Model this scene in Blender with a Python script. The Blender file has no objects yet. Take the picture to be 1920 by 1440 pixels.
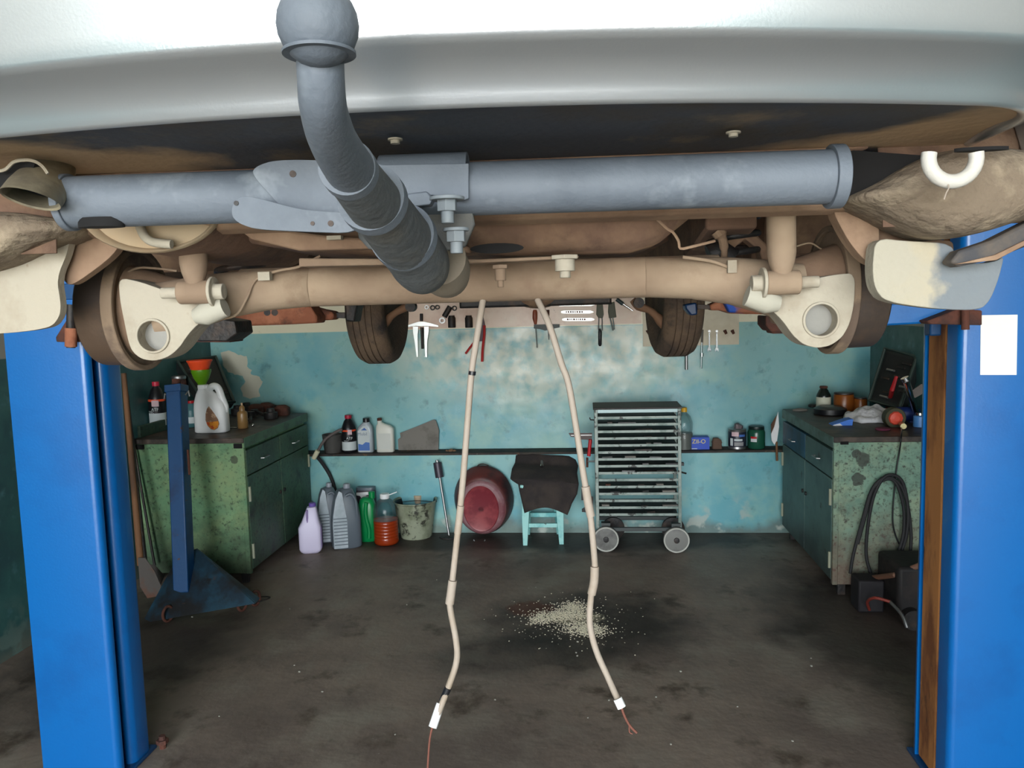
import bpy, bmesh, math, random
from mathutils import Vector, Matrix
random.seed(7)
C = bpy.context.scene.collection
PI = math.pi

# ------------------------------------------------------------------ camera, sky, light, exposure
FPX = 1490.0
_p, _y, _r = math.radians(5.76), math.radians(5.51), math.radians(-1.566)
CAM = Vector((0, 0, 1.64))
FW = Vector((-math.sin(_y)*math.cos(_p), math.cos(_y)*math.cos(_p), -math.sin(_p)))
_rt = Vector((math.cos(_y), math.sin(_y), 0)); _up = _rt.cross(FW)
RT = _rt*math.cos(_r) + _up*math.sin(_r)
UP = _up*math.cos(_r) - _rt*math.sin(_r)
cd = bpy.data.cameras.new('camera'); cam = bpy.data.objects.new('camera', cd); C.objects.link(cam)
cd.sensor_width = 36; cd.lens = 36*FPX/1920; cd.clip_start = .05
cam.matrix_world = Matrix((RT, UP, -FW)).transposed().to_4x4()
cam.location = CAM
bpy.context.scene.camera = cam

w = bpy.data.worlds.new('sky'); bpy.context.scene.world = w; w.use_nodes = True
nt = w.node_tree; bgn = nt.nodes['Background']
tc = nt.nodes.new('ShaderNodeTexCoord'); sx = nt.nodes.new('ShaderNodeSeparateXYZ'); rp = nt.nodes.new('ShaderNodeValToRGB')
nt.links.new(tc.outputs['Generated'], sx.inputs[0]); nt.links.new(sx.outputs['Z'], rp.inputs[0]); nt.links.new(rp.outputs[0], bgn.inputs[0])
rp.color_ramp.elements[0].position = 0.0; rp.color_ramp.elements[0].color = (.93, .95, .93, 1)
rp.color_ramp.elements[1].position = .6; rp.color_ramp.elements[1].color = (.72, .84, 1.0, 1)
bgn.inputs[1].default_value = 9.0
# hazy low sun falling on the yard behind the camera
sl = bpy.data.lights.new('sun', 'SUN'); so = bpy.data.objects.new('sun', sl); C.objects.link(so)
sl.energy = 9.0; sl.angle = math.radians(6); sl.color = (1, .93, .82)
so.location = (0, -6, 8); so.rotation_euler = (math.radians(28), math.radians(-20), 0)
# daylight portal in the open doorway
pl = bpy.data.lights.new('doorway_portal', 'AREA'); po = bpy.data.objects.new('doorway_portal', pl); C.objects.link(po)
pl.shape = 'RECTANGLE'; pl.size = 4.9; pl.size_y = 3.3; pl.cycles.is_portal = True
po.location = (-.4, -4.15, 1.68); po.rotation_euler = (math.radians(90), 0, 0)

vs = bpy.context.scene.view_settings
vs.view_transform = 'Standard'; vs.look = 'None'; vs.gamma = 1; vs.use_curve_mapping = False
vs.exposure = 0.78
cy = bpy.context.scene.cycles
cy.max_bounces = 10; cy.diffuse_bounces = 6; cy.glossy_bounces = 4; cy.transparent_max_bounces = 8
cy.caustics_reflective = False; cy.caustics_refractive = False; cy.sample_clamp_indirect = 8

# ------------------------------------------------------------------ turning pixels of the photograph into points
def on(px, py, ax, v):
    d = RT*((px-960)/FPX) + UP*((720-py)/FPX) + FW
    return CAM + d*((v-CAM[ax])/d[ax])
def G(px, py, z=0.0): return on(px, py, 2, z)
def Wp(px, py, y=5.56): return on(px, py, 1, y)
CO = Vector((-.126, 0, 0)); CA = math.radians(2.6); CR = Matrix.Rotation(CA, 3, 'Z')
def cp(x, y, z): return CO + CR @ Vector((x, y, z))           # car frame (z stays the height above the floor)
def K(px, py, yl):                                            # a pixel on a plane across the car, yl metres along it
    n = CR @ Vector((0, 1, 0)); d = RT*((px-960)/FPX) + UP*((720-py)/FPX) + FW
    return CAM + d*((yl - (CAM-CO).dot(n))/d.dot(n))
CX = CR @ Vector((1, 0, 0)); CY = CR @ Vector((0, 1, 0)); Z = Vector((0, 0, 1)); X = Vector((1, 0, 0)); Y = Vector((0, 1, 0))

# ------------------------------------------------------------------ materials
def s(r, g, b):
    f = lambda c: (c/255/12.92) if c/255 <= .04045 else ((c/255+.055)/1.055)**2.4
    return (f(r), f(g), f(b), 1)
MATS = {}
def M(name, col, rough=.6, metal=0, layers=(), bump=0, bscale=30, trans=0, alpha=1, coat=0, stretch=None, spec=.5, rvar=0):
    """layers: (colour, scale, lo, hi, detail) each mixed over the last one where a noise rises from lo to hi"""
    if name in MATS: return MATS[name]
    m = bpy.data.materials.new(name); m.use_nodes = True; t = m.node_tree; b = t.nodes['Principled BSDF']
    b.inputs['Roughness'].default_value = rough; b.inputs['Metallic'].default_value = metal
    b.inputs['Base Color'].default_value = col; b.inputs['Transmission Weight'].default_value = trans
    b.inputs['Alpha'].default_value = alpha; b.inputs['Coat Weight'].default_value = coat
    b.inputs['Specular IOR Level'].default_value = spec
    co = t.nodes.new('ShaderNodeTexCoord').outputs['Object']
    if stretch:
        mp = t.nodes.new('ShaderNodeMapping'); mp.inputs['Scale'].default_value = stretch
        t.links.new(co, mp.inputs[0]); co = mp.outputs[0]
    prev = None
    for i, (c2, sc, lo, hi, det) in enumerate(layers):
        n = t.nodes.new('ShaderNodeTexNoise'); n.inputs['Scale'].default_value = sc; n.inputs['Detail'].default_value = det
        n.noise_dimensions = '4D'; n.inputs['W'].default_value = i*3.7 + len(name)*.31; n.inputs['Roughness'].default_value = .62
        t.links.new(co, n.inputs['Vector'])
        r = t.nodes.new('ShaderNodeMapRange'); r.inputs['From Min'].default_value = lo-.02; r.inputs['From Max'].default_value = hi-.09 if hi-lo > .08 else hi-.02
        t.links.new(n.outputs['Fac'], r.inputs['Value'])
        mx = t.nodes.new('ShaderNodeMix'); mx.data_type = 'RGBA'
        if prev: t.links.new(prev, mx.inputs['A'])
        else: mx.inputs['A'].default_value = col
        mx.inputs['B'].default_value = c2
        t.links.new(r.outputs[0], mx.inputs['Factor']); prev = mx.outputs['Result']
    if prev: t.links.new(prev, b.inputs['Base Color'])
    if bump:
        n = t.nodes.new('ShaderNodeTexNoise'); n.inputs['Scale'].default_value = bscale; n.inputs['Detail'].default_value = 6
        t.links.new(co, n.inputs['Vector'])
        bp = t.nodes.new('ShaderNodeBump'); bp.inputs['Strength'].default_value = bump; bp.inputs['Distance'].default_value = .01
        t.links.new(n.outputs['Fac'], bp.inputs['Height']); t.links.new(bp.outputs[0], b.inputs['Normal'])
        if rvar:
            r = t.nodes.new('ShaderNodeMapRange'); r.inputs['To Min'].default_value = rough-rvar; r.inputs['To Max'].default_value = rough+rvar
            r.inputs['From Min'].default_value = .3; r.inputs['From Max'].default_value = .7
            t.links.new(n.outputs['Fac'], r.inputs['Value']); t.links.new(r.outputs[0], b.inputs['Roughness'])
    MATS[name] = m; return m

def blend_after(m, c2, build):
    """mix colour c2 over the base colour of m by a factor socket that build(tree, object_coords) returns"""
    t = m.node_tree; b = t.nodes['Principled BSDF']; inp = b.inputs['Base Color']
    mx = t.nodes.new('ShaderNodeMix'); mx.data_type = 'RGBA'
    if inp.is_linked: t.links.new(inp.links[0].from_socket, mx.inputs['A'])
    else: mx.inputs['A'].default_value = inp.default_value
    mx.inputs['B'].default_value = c2
    co = t.nodes.new('ShaderNodeTexCoord').outputs['Object']
    t.links.new(build(t, co), mx.inputs['Factor']); t.links.new(mx.outputs['Result'], inp)
def mathn(t, op, a, b=None):
    n = t.nodes.new('ShaderNodeMath'); n.operation = op
    for i, v in enumerate((a, b)):
        if v is None: continue
        if isinstance(v, (int, float)): n.inputs[i].default_value = v
        else: t.links.new(v, n.inputs[i])
    return n.outputs[0]
def noise(t, co, sc, det=4, w_=0.0):
    n = t.nodes.new('ShaderNodeTexNoise'); n.noise_dimensions = '4D'; n.inputs['Scale'].default_value = sc; n.inputs['Detail'].default_value = det
    n.inputs['W'].default_value = w_; t.links.new(co, n.inputs['Vector']); return n.outputs['Fac']
def ramp(t, v, lo, hi):
    r = t.nodes.new('ShaderNodeMapRange'); r.inputs['From Min'].default_value = lo; r.inputs['From Max'].default_value = hi
    t.links.new(v, r.inputs['Value']); return r.outputs[0]
def axis(t, co, i):
    n = t.nodes.new('ShaderNodeSeparateXYZ'); t.links.new(co, n.inputs[0]); return n.outputs[i]
def spot(cx, cy_, rx, ry, ns=6, amt=.8, lo=1.0, hi=.5, w_=0):          # a stain: ragged ellipse on the x-y plane
    def f(t, co):
        dx = mathn(t, 'DIVIDE', mathn(t, 'SUBTRACT', axis(t, co, 0), cx), rx)
        dy = mathn(t, 'DIVIDE', mathn(t, 'SUBTRACT', axis(t, co, 1), cy_), ry)
        d = mathn(t, 'ADD', mathn(t, 'MULTIPLY', dx, dx), mathn(t, 'MULTIPLY', dy, dy))
        d = mathn(t, 'ADD', d, mathn(t, 'MULTIPLY', mathn(t, 'SUBTRACT', noise(t, co, ns, 6, w_), .5), 1.6))
        return mathn(t, 'MULTIPLY', ramp(t, d, lo, hi), amt)
    return f

silver = M('silver car paint', s(190, 196, 200), .28, .75, coat=.5, bump=.03, bscale=300)
plast = M('dusty black plastic', s(66, 70, 78), .7, layers=[(s(70, 66, 62), 7, .5, .7, 5), (s(120, 104, 84), 5, .6, .78, 7)], bump=.15, bscale=60)
tan = M('dusty tan underbody', s(134, 108, 88), .9, layers=[(s(158, 132, 108), 6, .45, .7, 5), (s(112, 88, 70), 9, .55, .8, 6)], bump=.25, bscale=45)
tan2 = M('brown underbody', s(118, 92, 76), .92, layers=[(s(146, 118, 94), 7, .5, .75, 5), (s(84, 64, 54), 12, .56, .8, 6)], bump=.4, bscale=35)
rough_tan = M('muddy sealant', s(118, 104, 88), .95, layers=[(s(146, 132, 112), 16, .5, .7, 6), (s(86, 62, 50), 10, .6, .75, 6)], bump=.9, bscale=50)
cream = M('cream dust', s(168, 160, 144), .85, layers=[(s(146, 134, 116), 7, .5, .75, 5), (s(140, 124, 104), 30, .66, .8, 4)], bump=.25, bscale=90)
axlem = M('dusty beige axle', s(132, 111, 92), .88, layers=[(s(154, 134, 112), 5, .45, .7, 4), (s(118, 94, 76), 8, .56, .8, 5)], bump=.15, bscale=60)
towm = M('blue grey tow bar paint', s(104, 112, 122), .62, layers=[(s(90, 98, 108), 6, .5, .75, 5), (s(122, 130, 138), 14, .6, .8, 4)], bump=.12, bscale=160)
towd = M('dirty tow bar socket', s(84, 88, 90), .7, layers=[(s(98, 96, 90), 12, .5, .8, 5)], bump=.3, bscale=60)
steel = M('bare steel', s(150, 150, 150), .38, .85, bump=.05)
chrome = M('chrome', s(225, 225, 225), .12, 1)
darkm = M('dark greasy metal', s(44, 42, 42), .55, .3, layers=[(s(74, 60, 52), 14, .52, .75, 5)], bump=.3, bscale=70)
rust = M('rusty orange paint', s(140, 84, 60), .85, layers=[(s(168, 108, 80), 8, .48, .7, 5), (s(84, 54, 44), 12, .56, .75, 6)], bump=.3, bscale=60)
rustd = M('dark rust', s(90, 52, 40), .88, layers=[(s(60, 40, 36), 10, .5, .7, 5)], bump=.4, bscale=60)
rustor = M('rusty inner mast', s(176, 118, 66), .75, layers=[(s(120, 72, 40), 9, .5, .7, 6), (s(60, 40, 30), 20, .62, .7, 5)], stretch=(1, 1, .3), bump=.2)
blue = M('blue lift paint', s(0, 98, 172), .36, layers=[(s(4, 86, 156), 3, .5, .8, 5), (s(60, 60, 60), 60, .74, .8, 3)], bump=.05, bscale=120, coat=.3)
blued = M('scuffed dark blue paint', s(16, 68, 116), .42, layers=[(s(14, 50, 92), 5, .5, .7, 5), (s(84, 54, 44), 14, .66, .75, 5)], bump=.1)
black = M('black void', s(14, 13, 14), .9)
rubber = M('black rubber', s(34, 34, 36), .7, bump=.1)
tyrem = M('dusty tyre rubber', s(86, 72, 62), .9, layers=[(s(112, 92, 74), 7, .45, .7, 5), (s(52, 46, 44), 10, .58, .8, 5)], bump=.5, bscale=70)
cabg = M('light green cabinet paint', s(112, 156, 116), .55, layers=[(s(134, 158, 112), 3, .45, .7, 4), (s(92, 136, 100), 6, .5, .75, 5), (s(70, 88, 66), 22, .6, .8, 7), (s(50, 56, 46), 7, .62, .80, 7), (s(54, 72, 54), 55, .56, .78, 5)], bump=.1, bscale=50)
cabd = M('grimy green door paint', s(72, 108, 84), .5, layers=[(s(60, 88, 72), 4, .45, .7, 5), (s(86, 104, 78), 9, .55, .8, 5), (s(38, 52, 44), 8, .58, .8, 6), (s(44, 60, 50), 50, .54, .76, 5)], bump=.1, bscale=50)
cabr = M('pale green cabinet paint', s(126, 160, 140), .55, layers=[(s(148, 166, 138), 4, .45, .7, 4), (s(104, 138, 122), 8, .5, .75, 5), (s(74, 80, 70), 20, .6, .8, 7), (s(60, 50, 42), 6, .60, .8, 7), (s(66, 72, 64), 60, .54, .76, 5)], bump=.12, bscale=50)
cabrd = M('grey green door paint', s(84, 112, 106), .5, layers=[(s(66, 92, 92), 5, .45, .7, 5), (s(48, 50, 48), 10, .62, .76, 6)], bump=.12)
cabblue = M('blue drawer paint', s(36, 84, 110), .5, layers=[(s(30, 66, 84), 6, .5, .7, 5)])
greasy = M('greasy worktop', s(62, 52, 46), .5, layers=[(s(88, 74, 64), 7, .5, .75, 6), (s(40, 34, 32), 10, .5, .7, 6)], bump=.3)
white = M('white plastic', s(244, 245, 246), .4)
whitep = M('white paper', s(250, 250, 236), .8)
cardb = M('grey cardboard', s(128, 124, 118), .9, layers=[(s(108, 104, 98), 8, .5, .7, 5)])
redp = M('red plastic', s(186, 26, 36), .4)
orangep = M('orange plastic', s(250, 84, 40), .45)
greenp = M('green plastic', s(8, 134, 72), .3)
greent = M('olive green funnel plastic', s(104, 160, 22), .35, trans=.15)
lilac = M('lilac plastic', s(228, 220, 248), .45)
lilacd = M('dark lilac label', s(150, 130, 180), .5)
silverp = M('silver plastic', s(182, 192, 200), .42, .1, layers=[(s(160, 172, 180), 5, .5, .7, 4)])
silverd = M('grey plastic panel', s(98, 108, 118), .42)
blackp = M('black plastic', s(24, 24, 28), .35)
labelw = M('pale label', s(206, 214, 216), .6)
labelb = M('blue label', s(74, 116, 190), .5)
clearp = M('clear plastic', (.85, .95, .95, 1), .08, trans=1, alpha=.35)
liquid = M('orange liquid', s(196, 70, 26), .25, trans=.15)
amber = M('amber plastic', s(150, 84, 30), .3, trans=.2)
bluebox = M('blue card box', s(30, 74, 190), .5)
bluet = M('blue plastic', s(40, 90, 180), .4)
turq = M('turquoise stool paint', s(158, 216, 212), .5, layers=[(s(106, 184, 186), 8, .5, .7, 5), (s(80, 100, 96), 20, .66, .75, 5)])
cloth = M('black cloth', s(48, 43, 43), .95, layers=[(s(62, 54, 50), 6, .5, .7, 5)], bump=.4, bscale=120)
rag = M('white rag', s(226, 226, 230), .95, layers=[(s(150, 150, 158), 14, .55, .75, 5)], bump=.5, bscale=60)
basinm = M('dark red enamel', s(120, 42, 52), .4, layers=[(s(150, 66, 70), 7, .5, .7, 5), (s(84, 44, 44), 12, .6, .8, 5)])
basinr = M('brown enamel rim', s(92, 44, 42), .45, layers=[(s(58, 38, 40), 6, .5, .7, 5)])
basing = M('worn grey enamel', s(140, 104, 108), .5, layers=[(s(120, 70, 76), 9, .5, .7, 5)])
galv = M('dirty pale bucket', s(148, 154, 132), .5, layers=[(s(116, 124, 100), 9, .48, .7, 5), (s(56, 56, 48), 12, .6, .72, 6)], bump=.1)
troll = M('grey green trolley paint', s(138, 150, 144), .42, .2, layers=[(s(104, 120, 114), 12, .5, .7, 5), (s(46, 48, 46), 16, .6, .7, 5)])
wood = M('worn wood', s(120, 84, 56), .8, layers=[(s(88, 62, 44), 10, .5, .7, 5)], stretch=(1, 1, .15))
boardp = M('pinkish hardboard', s(222, 190, 166), .28, layers=[(s(206, 166, 140), 4, .5, .7, 5), (s(224, 200, 176), 6, .55, .75, 5), (s(110, 74, 56), 24, .68, .76, 4)], bump=.05)
boardw = M('cream board', s(222, 212, 190), .6, layers=[(s(206, 194, 168), 3, .5, .7, 4)])
hosew = M('dusty white cable sleeve', s(160, 148, 136), .7, layers=[(s(150, 136, 120), 14, .5, .75, 5)], bump=.1)
copper = M('brown cable core', s(110, 66, 54), .6)
redm = M('red tool enamel', s(190, 40, 40), .45)
olive = M('olive plastic handle', s(66, 68, 44), .5)
glassd = M('dark car glass', s(20, 24, 28), .08)
greenj = M('dark green jar', s(30, 84, 66), .25)
tealp = M('teal bottle plastic', s(70, 118, 124), .4)

# ------------------------------------------------------------------ mesh building
class MB:
    def __init__(self): self.bm = bmesh.new()
    def face(self, vs):
        try: return self.bm.faces.new(vs)
        except ValueError: return None
    def box(self, c, sz, R=None):
        c = Vector(c); hx, hy, hz = sz[0]/2, sz[1]/2, sz[2]/2
        v = []
        for dx in (-hx, hx):
            for dy in (-hy, hy):
                for dz in (-hz, hz):
                    p = Vector((dx, dy, dz)); v.append(self.bm.verts.new(c + (R @ p if R else p)))
        for f in ((0, 1, 3, 2), (4, 6, 7, 5), (0, 4, 5, 1), (2, 3, 7, 6), (0, 2, 6, 4), (1, 5, 7, 3)): self.face([v[i] for i in f])
        return self
    def span(self, a, b):
        a, b = Vector(a), Vector(b); return self.box((a+b)/2, [abs(q) for q in (b-a)])
    def rings(self, rings, cap=True, closed=False):
        R = [[self.bm.verts.new(p) for p in r] for r in rings]; n = len(R[0])
        pairs = list(zip(R, R[1:])) + ([(R[-1], R[0])] if closed else [])
        for a, b in pairs:
            for i in range(n): self.face((a[i], a[(i+1) % n], b[(i+1) % n], b[i]))
        if cap and not closed: self.face(R[0][::-1]); self.face(R[-1])
        return self
    def tube(self, pts, r, seg=12, cap=True, closed=False):
        pts = [Vector(p) for p in pts]; n = len(pts); rr = r if isinstance(r, (list, tuple)) else [r]*n
        out = []; T0 = None
        for i, p in enumerate(pts):
            if closed: t = pts[(i+1) % n] - pts[i-1]
            else: t = pts[min(i+1, n-1)] - pts[max(i-1, 0)]
            t.normalize()
            if T0 is None:
                a = Vector((0, 0, 1)) if abs(t.z) < .9 else Vector((1, 0, 0)); u = t.cross(a).normalized()
            else:
                u = (u - t*u.dot(t)).normalized()
            T0 = t; v = t.cross(u)
            out.append([p + (u*math.cos(2*PI*k/seg) + v*math.sin(2*PI*k/seg))*rr[i] for k in range(seg)])
        return self.rings(out, cap, closed)
    def cyl(self, a, b, r, r2=None, seg=24, cap=True):
        return self.tube([a, b], [r, r if r2 is None else r2], seg, cap)
    def bolt(self, a, b, r, seg=6): return self.tube([a, b], r, seg)
    def pipe(self, a, b, r, ri, seg=32):                                      # a tube with an open bore
        a, b = Vector(a), Vector(b)
        t = (b-a).normalized(); q = Vector((0, 0, 1)) if abs(t.z) < .9 else Vector((1, 0, 0)); u = t.cross(q).normalized(); v = t.cross(u)
        ring = lambda c, k: [c + (u*math.cos(2*PI*i/seg)+v*math.sin(2*PI*i/seg))*k for i in range(seg)]
        return self.rings([ring(a, r), ring(b, r), ring(b, ri), ring(a, ri)], closed=True)
    def prism(self, poly, n, th, holes=()):                                   # 3-D polygon pushed th along n, with holes
        n = Vector(n).normalized(); loops = [[Vector(p) for p in poly]] + [[Vector(p) for p in h] for h in holes]
        es = []; tops = []
        for L in loops:
            v = [self.bm.verts.new(p) for p in L]; tops.append(v)
            es += [self.bm.edges.new((v[i], v[(i+1) % len(v)])) for i in range(len(v))]
        f0 = bmesh.ops.triangle_fill(self.bm, use_beauty=True, edges=es)['geom']
        fs = [g for g in f0 if isinstance(g, bmesh.types.BMFace)]
        m = {}
        for v in tops:
            for q in v: m[q] = self.bm.verts.new(q.co + n*th)
        for f in fs: self.face([m[q] for q in f.verts][::-1])
        for v in tops:
            for i in range(len(v)):
                a, b = v[i], v[(i+1) % len(v)]; self.face((a, b, m[b], m[a]))
        return self
    def loft(self, secs, seg=28, base=(0, 0, 0), rot=0, R=None, cap=True):    # secs: (z, cx, cy, rx, ry, p)
        base = Vector(base); out = []; Rz = R if R else Matrix.Rotation(rot, 3, 'Z')
        for q in secs:
            z, cx, cy_, rx, ry = q[:5]; p = q[5] if len(q) > 5 else 2
            ring = []
            for k in range(seg):
                a = 2*PI*k/seg; ca, sa = math.cos(a), math.sin(a)
                ring.append(base + Rz @ Vector((cx + rx*math.copysign(abs(ca)**(2/p), ca), cy_ + ry*math.copysign(abs(sa)**(2/p), sa), z)))
            out.append(ring)
        return self.rings(out, cap)
    def lathe(self, prof, base=(0, 0, 0), seg=32, R=None, cap=True):          # prof: (r, z)
        return self.loft([(z, 0, 0, max(r, 1e-4), max(r, 1e-4)) for r, z in prof], seg, base, R=R, cap=cap)
    def ball(self, c, r, sc=(1, 1, 1), seg=24):
        return self.loft([(r*sc[2]*math.sin(a), 0, 0, max(r*sc[0]*math.cos(a), 1e-4), max(r*sc[1]*math.cos(a), 1e-4)) for a in [(-.5+i/12)*PI for i in range(13)]], seg, c)
    def grid(self, P, th=None):                                               # rows of points
        V = [[self.bm.verts.new(p) for p in row] for row in P]
        for a, b in zip(V, V[1:]):
            for i in range(len(a)-1): self.face((a[i], a[i+1], b[i+1], b[i]))
        return self
    def pillow(self, poly, n, th, bulge=.02, steps=4, inset=.35):             # thick slab whose face swells towards -n
        n = Vector(n).normalized(); P = [Vector(p) for p in poly]; c = sum(P, Vector())/len(P)
        P2 = []
        for i in range(len(P)):                                               # round the outline a little
            a, b = P[i], P[(i+1) % len(P)]; P2 += [a*.8+b*.2, a*.5+b*.5, a*.2+b*.8]
        P = P2; out = [[p + n*th for p in P], P]
        for k in range(1, steps+1):
            f = k/steps; sc = 1 - (1-inset)*f*f - .02*f
            out.append([c + (p-c)*sc - n*bulge*math.sin(f*PI/2) for p in P])
        return self.rings(out)
    def text(self, txt, o, u, v, size, depth=.0006):
        cu = bpy.data.curves.new('t', 'FONT'); cu.body = txt; cu.size = size; cu.extrude = 0; cu.align_x = 'CENTER'; cu.align_y = 'CENTER'
        ob = bpy.data.objects.new('t', cu); me = bpy.data.meshes.new_from_object(ob)
        n = Vector(u).cross(Vector(v)).normalized()
        vs_ = [self.bm.verts.new(Vector(o) + Vector(u)*q.co.x + Vector(v)*q.co.y + n*depth) for q in me.vertices]
        for p in me.polygons: self.face([vs_[i] for i in p.vertices])
        bpy.data.objects.remove(ob); bpy.data.meshes.remove(me); bpy.data.curves.remove(cu); return self
    def out(self, name, mat, parent=None, bevel=0, smooth=35, sub=0, solid=0, world=False, label=None, noise_=0, keep=False):
        bm = self.bm
        if not keep: bmesh.ops.recalc_face_normals(bm, faces=bm.faces[:])
        root = parent
        inv = None; loc = Vector()
        if parent is not None:
            r = parent
            while r.parent: r = r.parent
            inv = Matrix.LocRotScale(r.location, r.rotation_euler, None).inverted()
        elif not world:
            xs = [v.co for v in bm.verts]
            loc = Vector(((min(p.x for p in xs)+max(p.x for p in xs))/2, (min(p.y for p in xs)+max(p.y for p in xs))/2, min(p.z for p in xs)))
            inv = Matrix.Translation(-loc)
        if inv: bm.transform(inv)
        me = bpy.data.meshes.new(name); bm.to_mesh(me); bm.free()
        for mm in (mat if isinstance(mat, (list, tuple)) else [mat]): me.materials.append(mm)
        if smooth:
            for p in me.polygons: p.use_smooth = True
            me.set_sharp_from_angle(angle=math.radians(smooth))
        o = bpy.data.objects.new(name, me); C.objects.link(o)
        if parent is not None: o.parent = parent
        else: o.location = loc
        if solid:
            md = o.modifiers.new('solid', 'SOLIDIFY'); md.thickness = solid; md.offset = 0
        if bevel:
            md = o.modifiers.new('bevel', 'BEVEL'); md.width = bevel; md.segments = 2; md.limit_method = 'ANGLE'; md.angle_limit = math.radians(40)
        if sub:
            md = o.modifiers.new('sub', 'SUBSURF'); md.levels = sub; md.render_levels = sub
        if label: o['label'] = label
        return o
def tag(o, label, cat, group=None, kind=None):
    o['label'] = label; o['category'] = cat
    if group: o['group'] = group
    if kind: o['kind'] = kind
    return o
def thing(name, label, cat, loc, rz=0, group=None):
    o = bpy.data.objects.new(name, None); C.objects.link(o); o.empty_display_size = .05
    o.location = loc; o.rotation_euler = (0, 0, rz); return tag(o, label, cat, group)
def struct(o): o['kind'] = 'structure'; return o
def cc(P, n=2):
    for _ in range(n): P = [q for i in range(len(P)) for q in ((P[i][0]*.78+P[(i+1) % len(P)][0]*.22, P[i][1]*.78+P[(i+1) % len(P)][1]*.22), (P[i][0]*.22+P[(i+1) % len(P)][0]*.78, P[i][1]*.22+P[(i+1) % len(P)][1]*.78))]
    return P
def smoothpath(pts, n=6):
    P = [Vector(p) for p in pts]; out = []
    for i in range(len(P)-1):
        a, b, c, d = P[max(i-1, 0)], P[i], P[i+1], P[min(i+2, len(P)-1)]
        for k in range(n):
            t = k/n; out.append(.5*((2*b) + (c-a)*t + (2*a-5*b+4*c-d)*t*t + (3*b-a-3*c+d)*t**3))
    out.append(P[-1]); return out
def circ(c, u, v, ru, rv, n=28, a0=0): return [c + u*ru*math.cos(2*PI*k/n+a0) + v*rv*math.sin(2*PI*k/n+a0) for k in range(n)]

# ------------------------------------------------------------------ the room
XL, XR, YB, YF, ZC = -2.81, 1.95, 5.71, -4.2, 3.7
fl = M('oily concrete floor', s(140, 126, 114), .55, layers=[(s(114, 102, 94), 1.4, .42, .66, 6), (s(140, 132, 120), 2.6, .52, .74, 6), (s(88, 76, 66), 5, .58, .76, 7), (s(150, 146, 134), 70, .73, .78, 2)], bump=.25, bscale=25, spec=.35)
blend_after(fl, s(30, 28, 28), spot(-.02, 3.95, .62, .52, 5, .85, 1.0, .2, 1))
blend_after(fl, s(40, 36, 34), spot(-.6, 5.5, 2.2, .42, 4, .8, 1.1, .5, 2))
blend_after(fl, s(30, 28, 28), spot(-.35, 3.55, .5, .25, 6, .5, 1.0, .3, 9))
blend_after(fl, s(94, 52, 36), spot(-.33, 4.14, .15, .12, 12, .8, 1.0, .5, 3))
blend_after(fl, s(176, 170, 146), spot(-.10, 4.02, .17, .10, 26, .75, .9, .6, 6))
blend_after(fl, s(34, 30, 30), spot(-2.3, 3.6, .6, .9, 4, .7, 1.0, .4, 4))
blend_after(fl, s(36, 30, 30), spot(1.5, 4.0, .7, .9, 4, .7, 1.0, .4, 5))
struct(MB().span((XL-.15, YF, -.1), (XR+.15, YB+.15, 0)).out('floor', fl, world=True))
yard = M('sunlit yard concrete', s(196, 188, 172), .9, layers=[(s(170, 162, 148), 1, .45, .7, 5)], bump=.2)
struct(MB().span((-14, -16, -.1), (13, YF-.001, -.005)).out('floor_yard', yard, world=True))

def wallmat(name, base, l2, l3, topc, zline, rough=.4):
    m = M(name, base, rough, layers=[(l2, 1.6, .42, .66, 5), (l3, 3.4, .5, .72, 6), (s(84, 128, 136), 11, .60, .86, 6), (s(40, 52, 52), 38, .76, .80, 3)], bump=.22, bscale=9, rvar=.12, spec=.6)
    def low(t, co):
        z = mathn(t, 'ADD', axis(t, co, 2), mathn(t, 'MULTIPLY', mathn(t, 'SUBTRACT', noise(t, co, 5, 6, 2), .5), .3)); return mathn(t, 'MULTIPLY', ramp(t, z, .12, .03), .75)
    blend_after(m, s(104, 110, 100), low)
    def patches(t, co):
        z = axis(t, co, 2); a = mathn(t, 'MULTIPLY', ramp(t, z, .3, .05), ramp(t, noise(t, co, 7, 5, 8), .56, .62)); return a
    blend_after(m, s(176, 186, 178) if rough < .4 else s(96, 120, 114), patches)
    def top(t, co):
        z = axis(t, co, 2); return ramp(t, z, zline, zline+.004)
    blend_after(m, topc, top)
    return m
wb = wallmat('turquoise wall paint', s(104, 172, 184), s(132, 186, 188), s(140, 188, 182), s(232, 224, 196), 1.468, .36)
def pale(t, co):                                                       # pale gloss highlight under the tool board, painted mottled into the wall colour
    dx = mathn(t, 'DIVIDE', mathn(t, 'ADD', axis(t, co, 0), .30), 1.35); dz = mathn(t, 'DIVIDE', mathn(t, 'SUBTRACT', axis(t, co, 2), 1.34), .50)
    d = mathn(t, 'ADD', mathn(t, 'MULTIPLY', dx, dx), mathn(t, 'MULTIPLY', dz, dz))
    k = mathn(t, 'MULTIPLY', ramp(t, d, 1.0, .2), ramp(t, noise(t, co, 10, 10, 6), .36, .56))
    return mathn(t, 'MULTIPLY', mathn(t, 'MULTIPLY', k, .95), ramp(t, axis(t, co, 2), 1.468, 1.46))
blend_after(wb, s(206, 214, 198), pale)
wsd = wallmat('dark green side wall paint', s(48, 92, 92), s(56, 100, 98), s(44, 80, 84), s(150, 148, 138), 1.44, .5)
mb = MB(); prof = [(5.56, -.02), (5.56, .575), (5.71, .575), (5.71, ZC), (5.86, ZC), (5.86, -.02)]
mb.prism([Vector((XL-.15, a, b)) for a, b in prof], X, XR-XL+.3)
wall_b = struct(mb.out('wall_back', wb, world=True, smooth=0))
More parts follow.
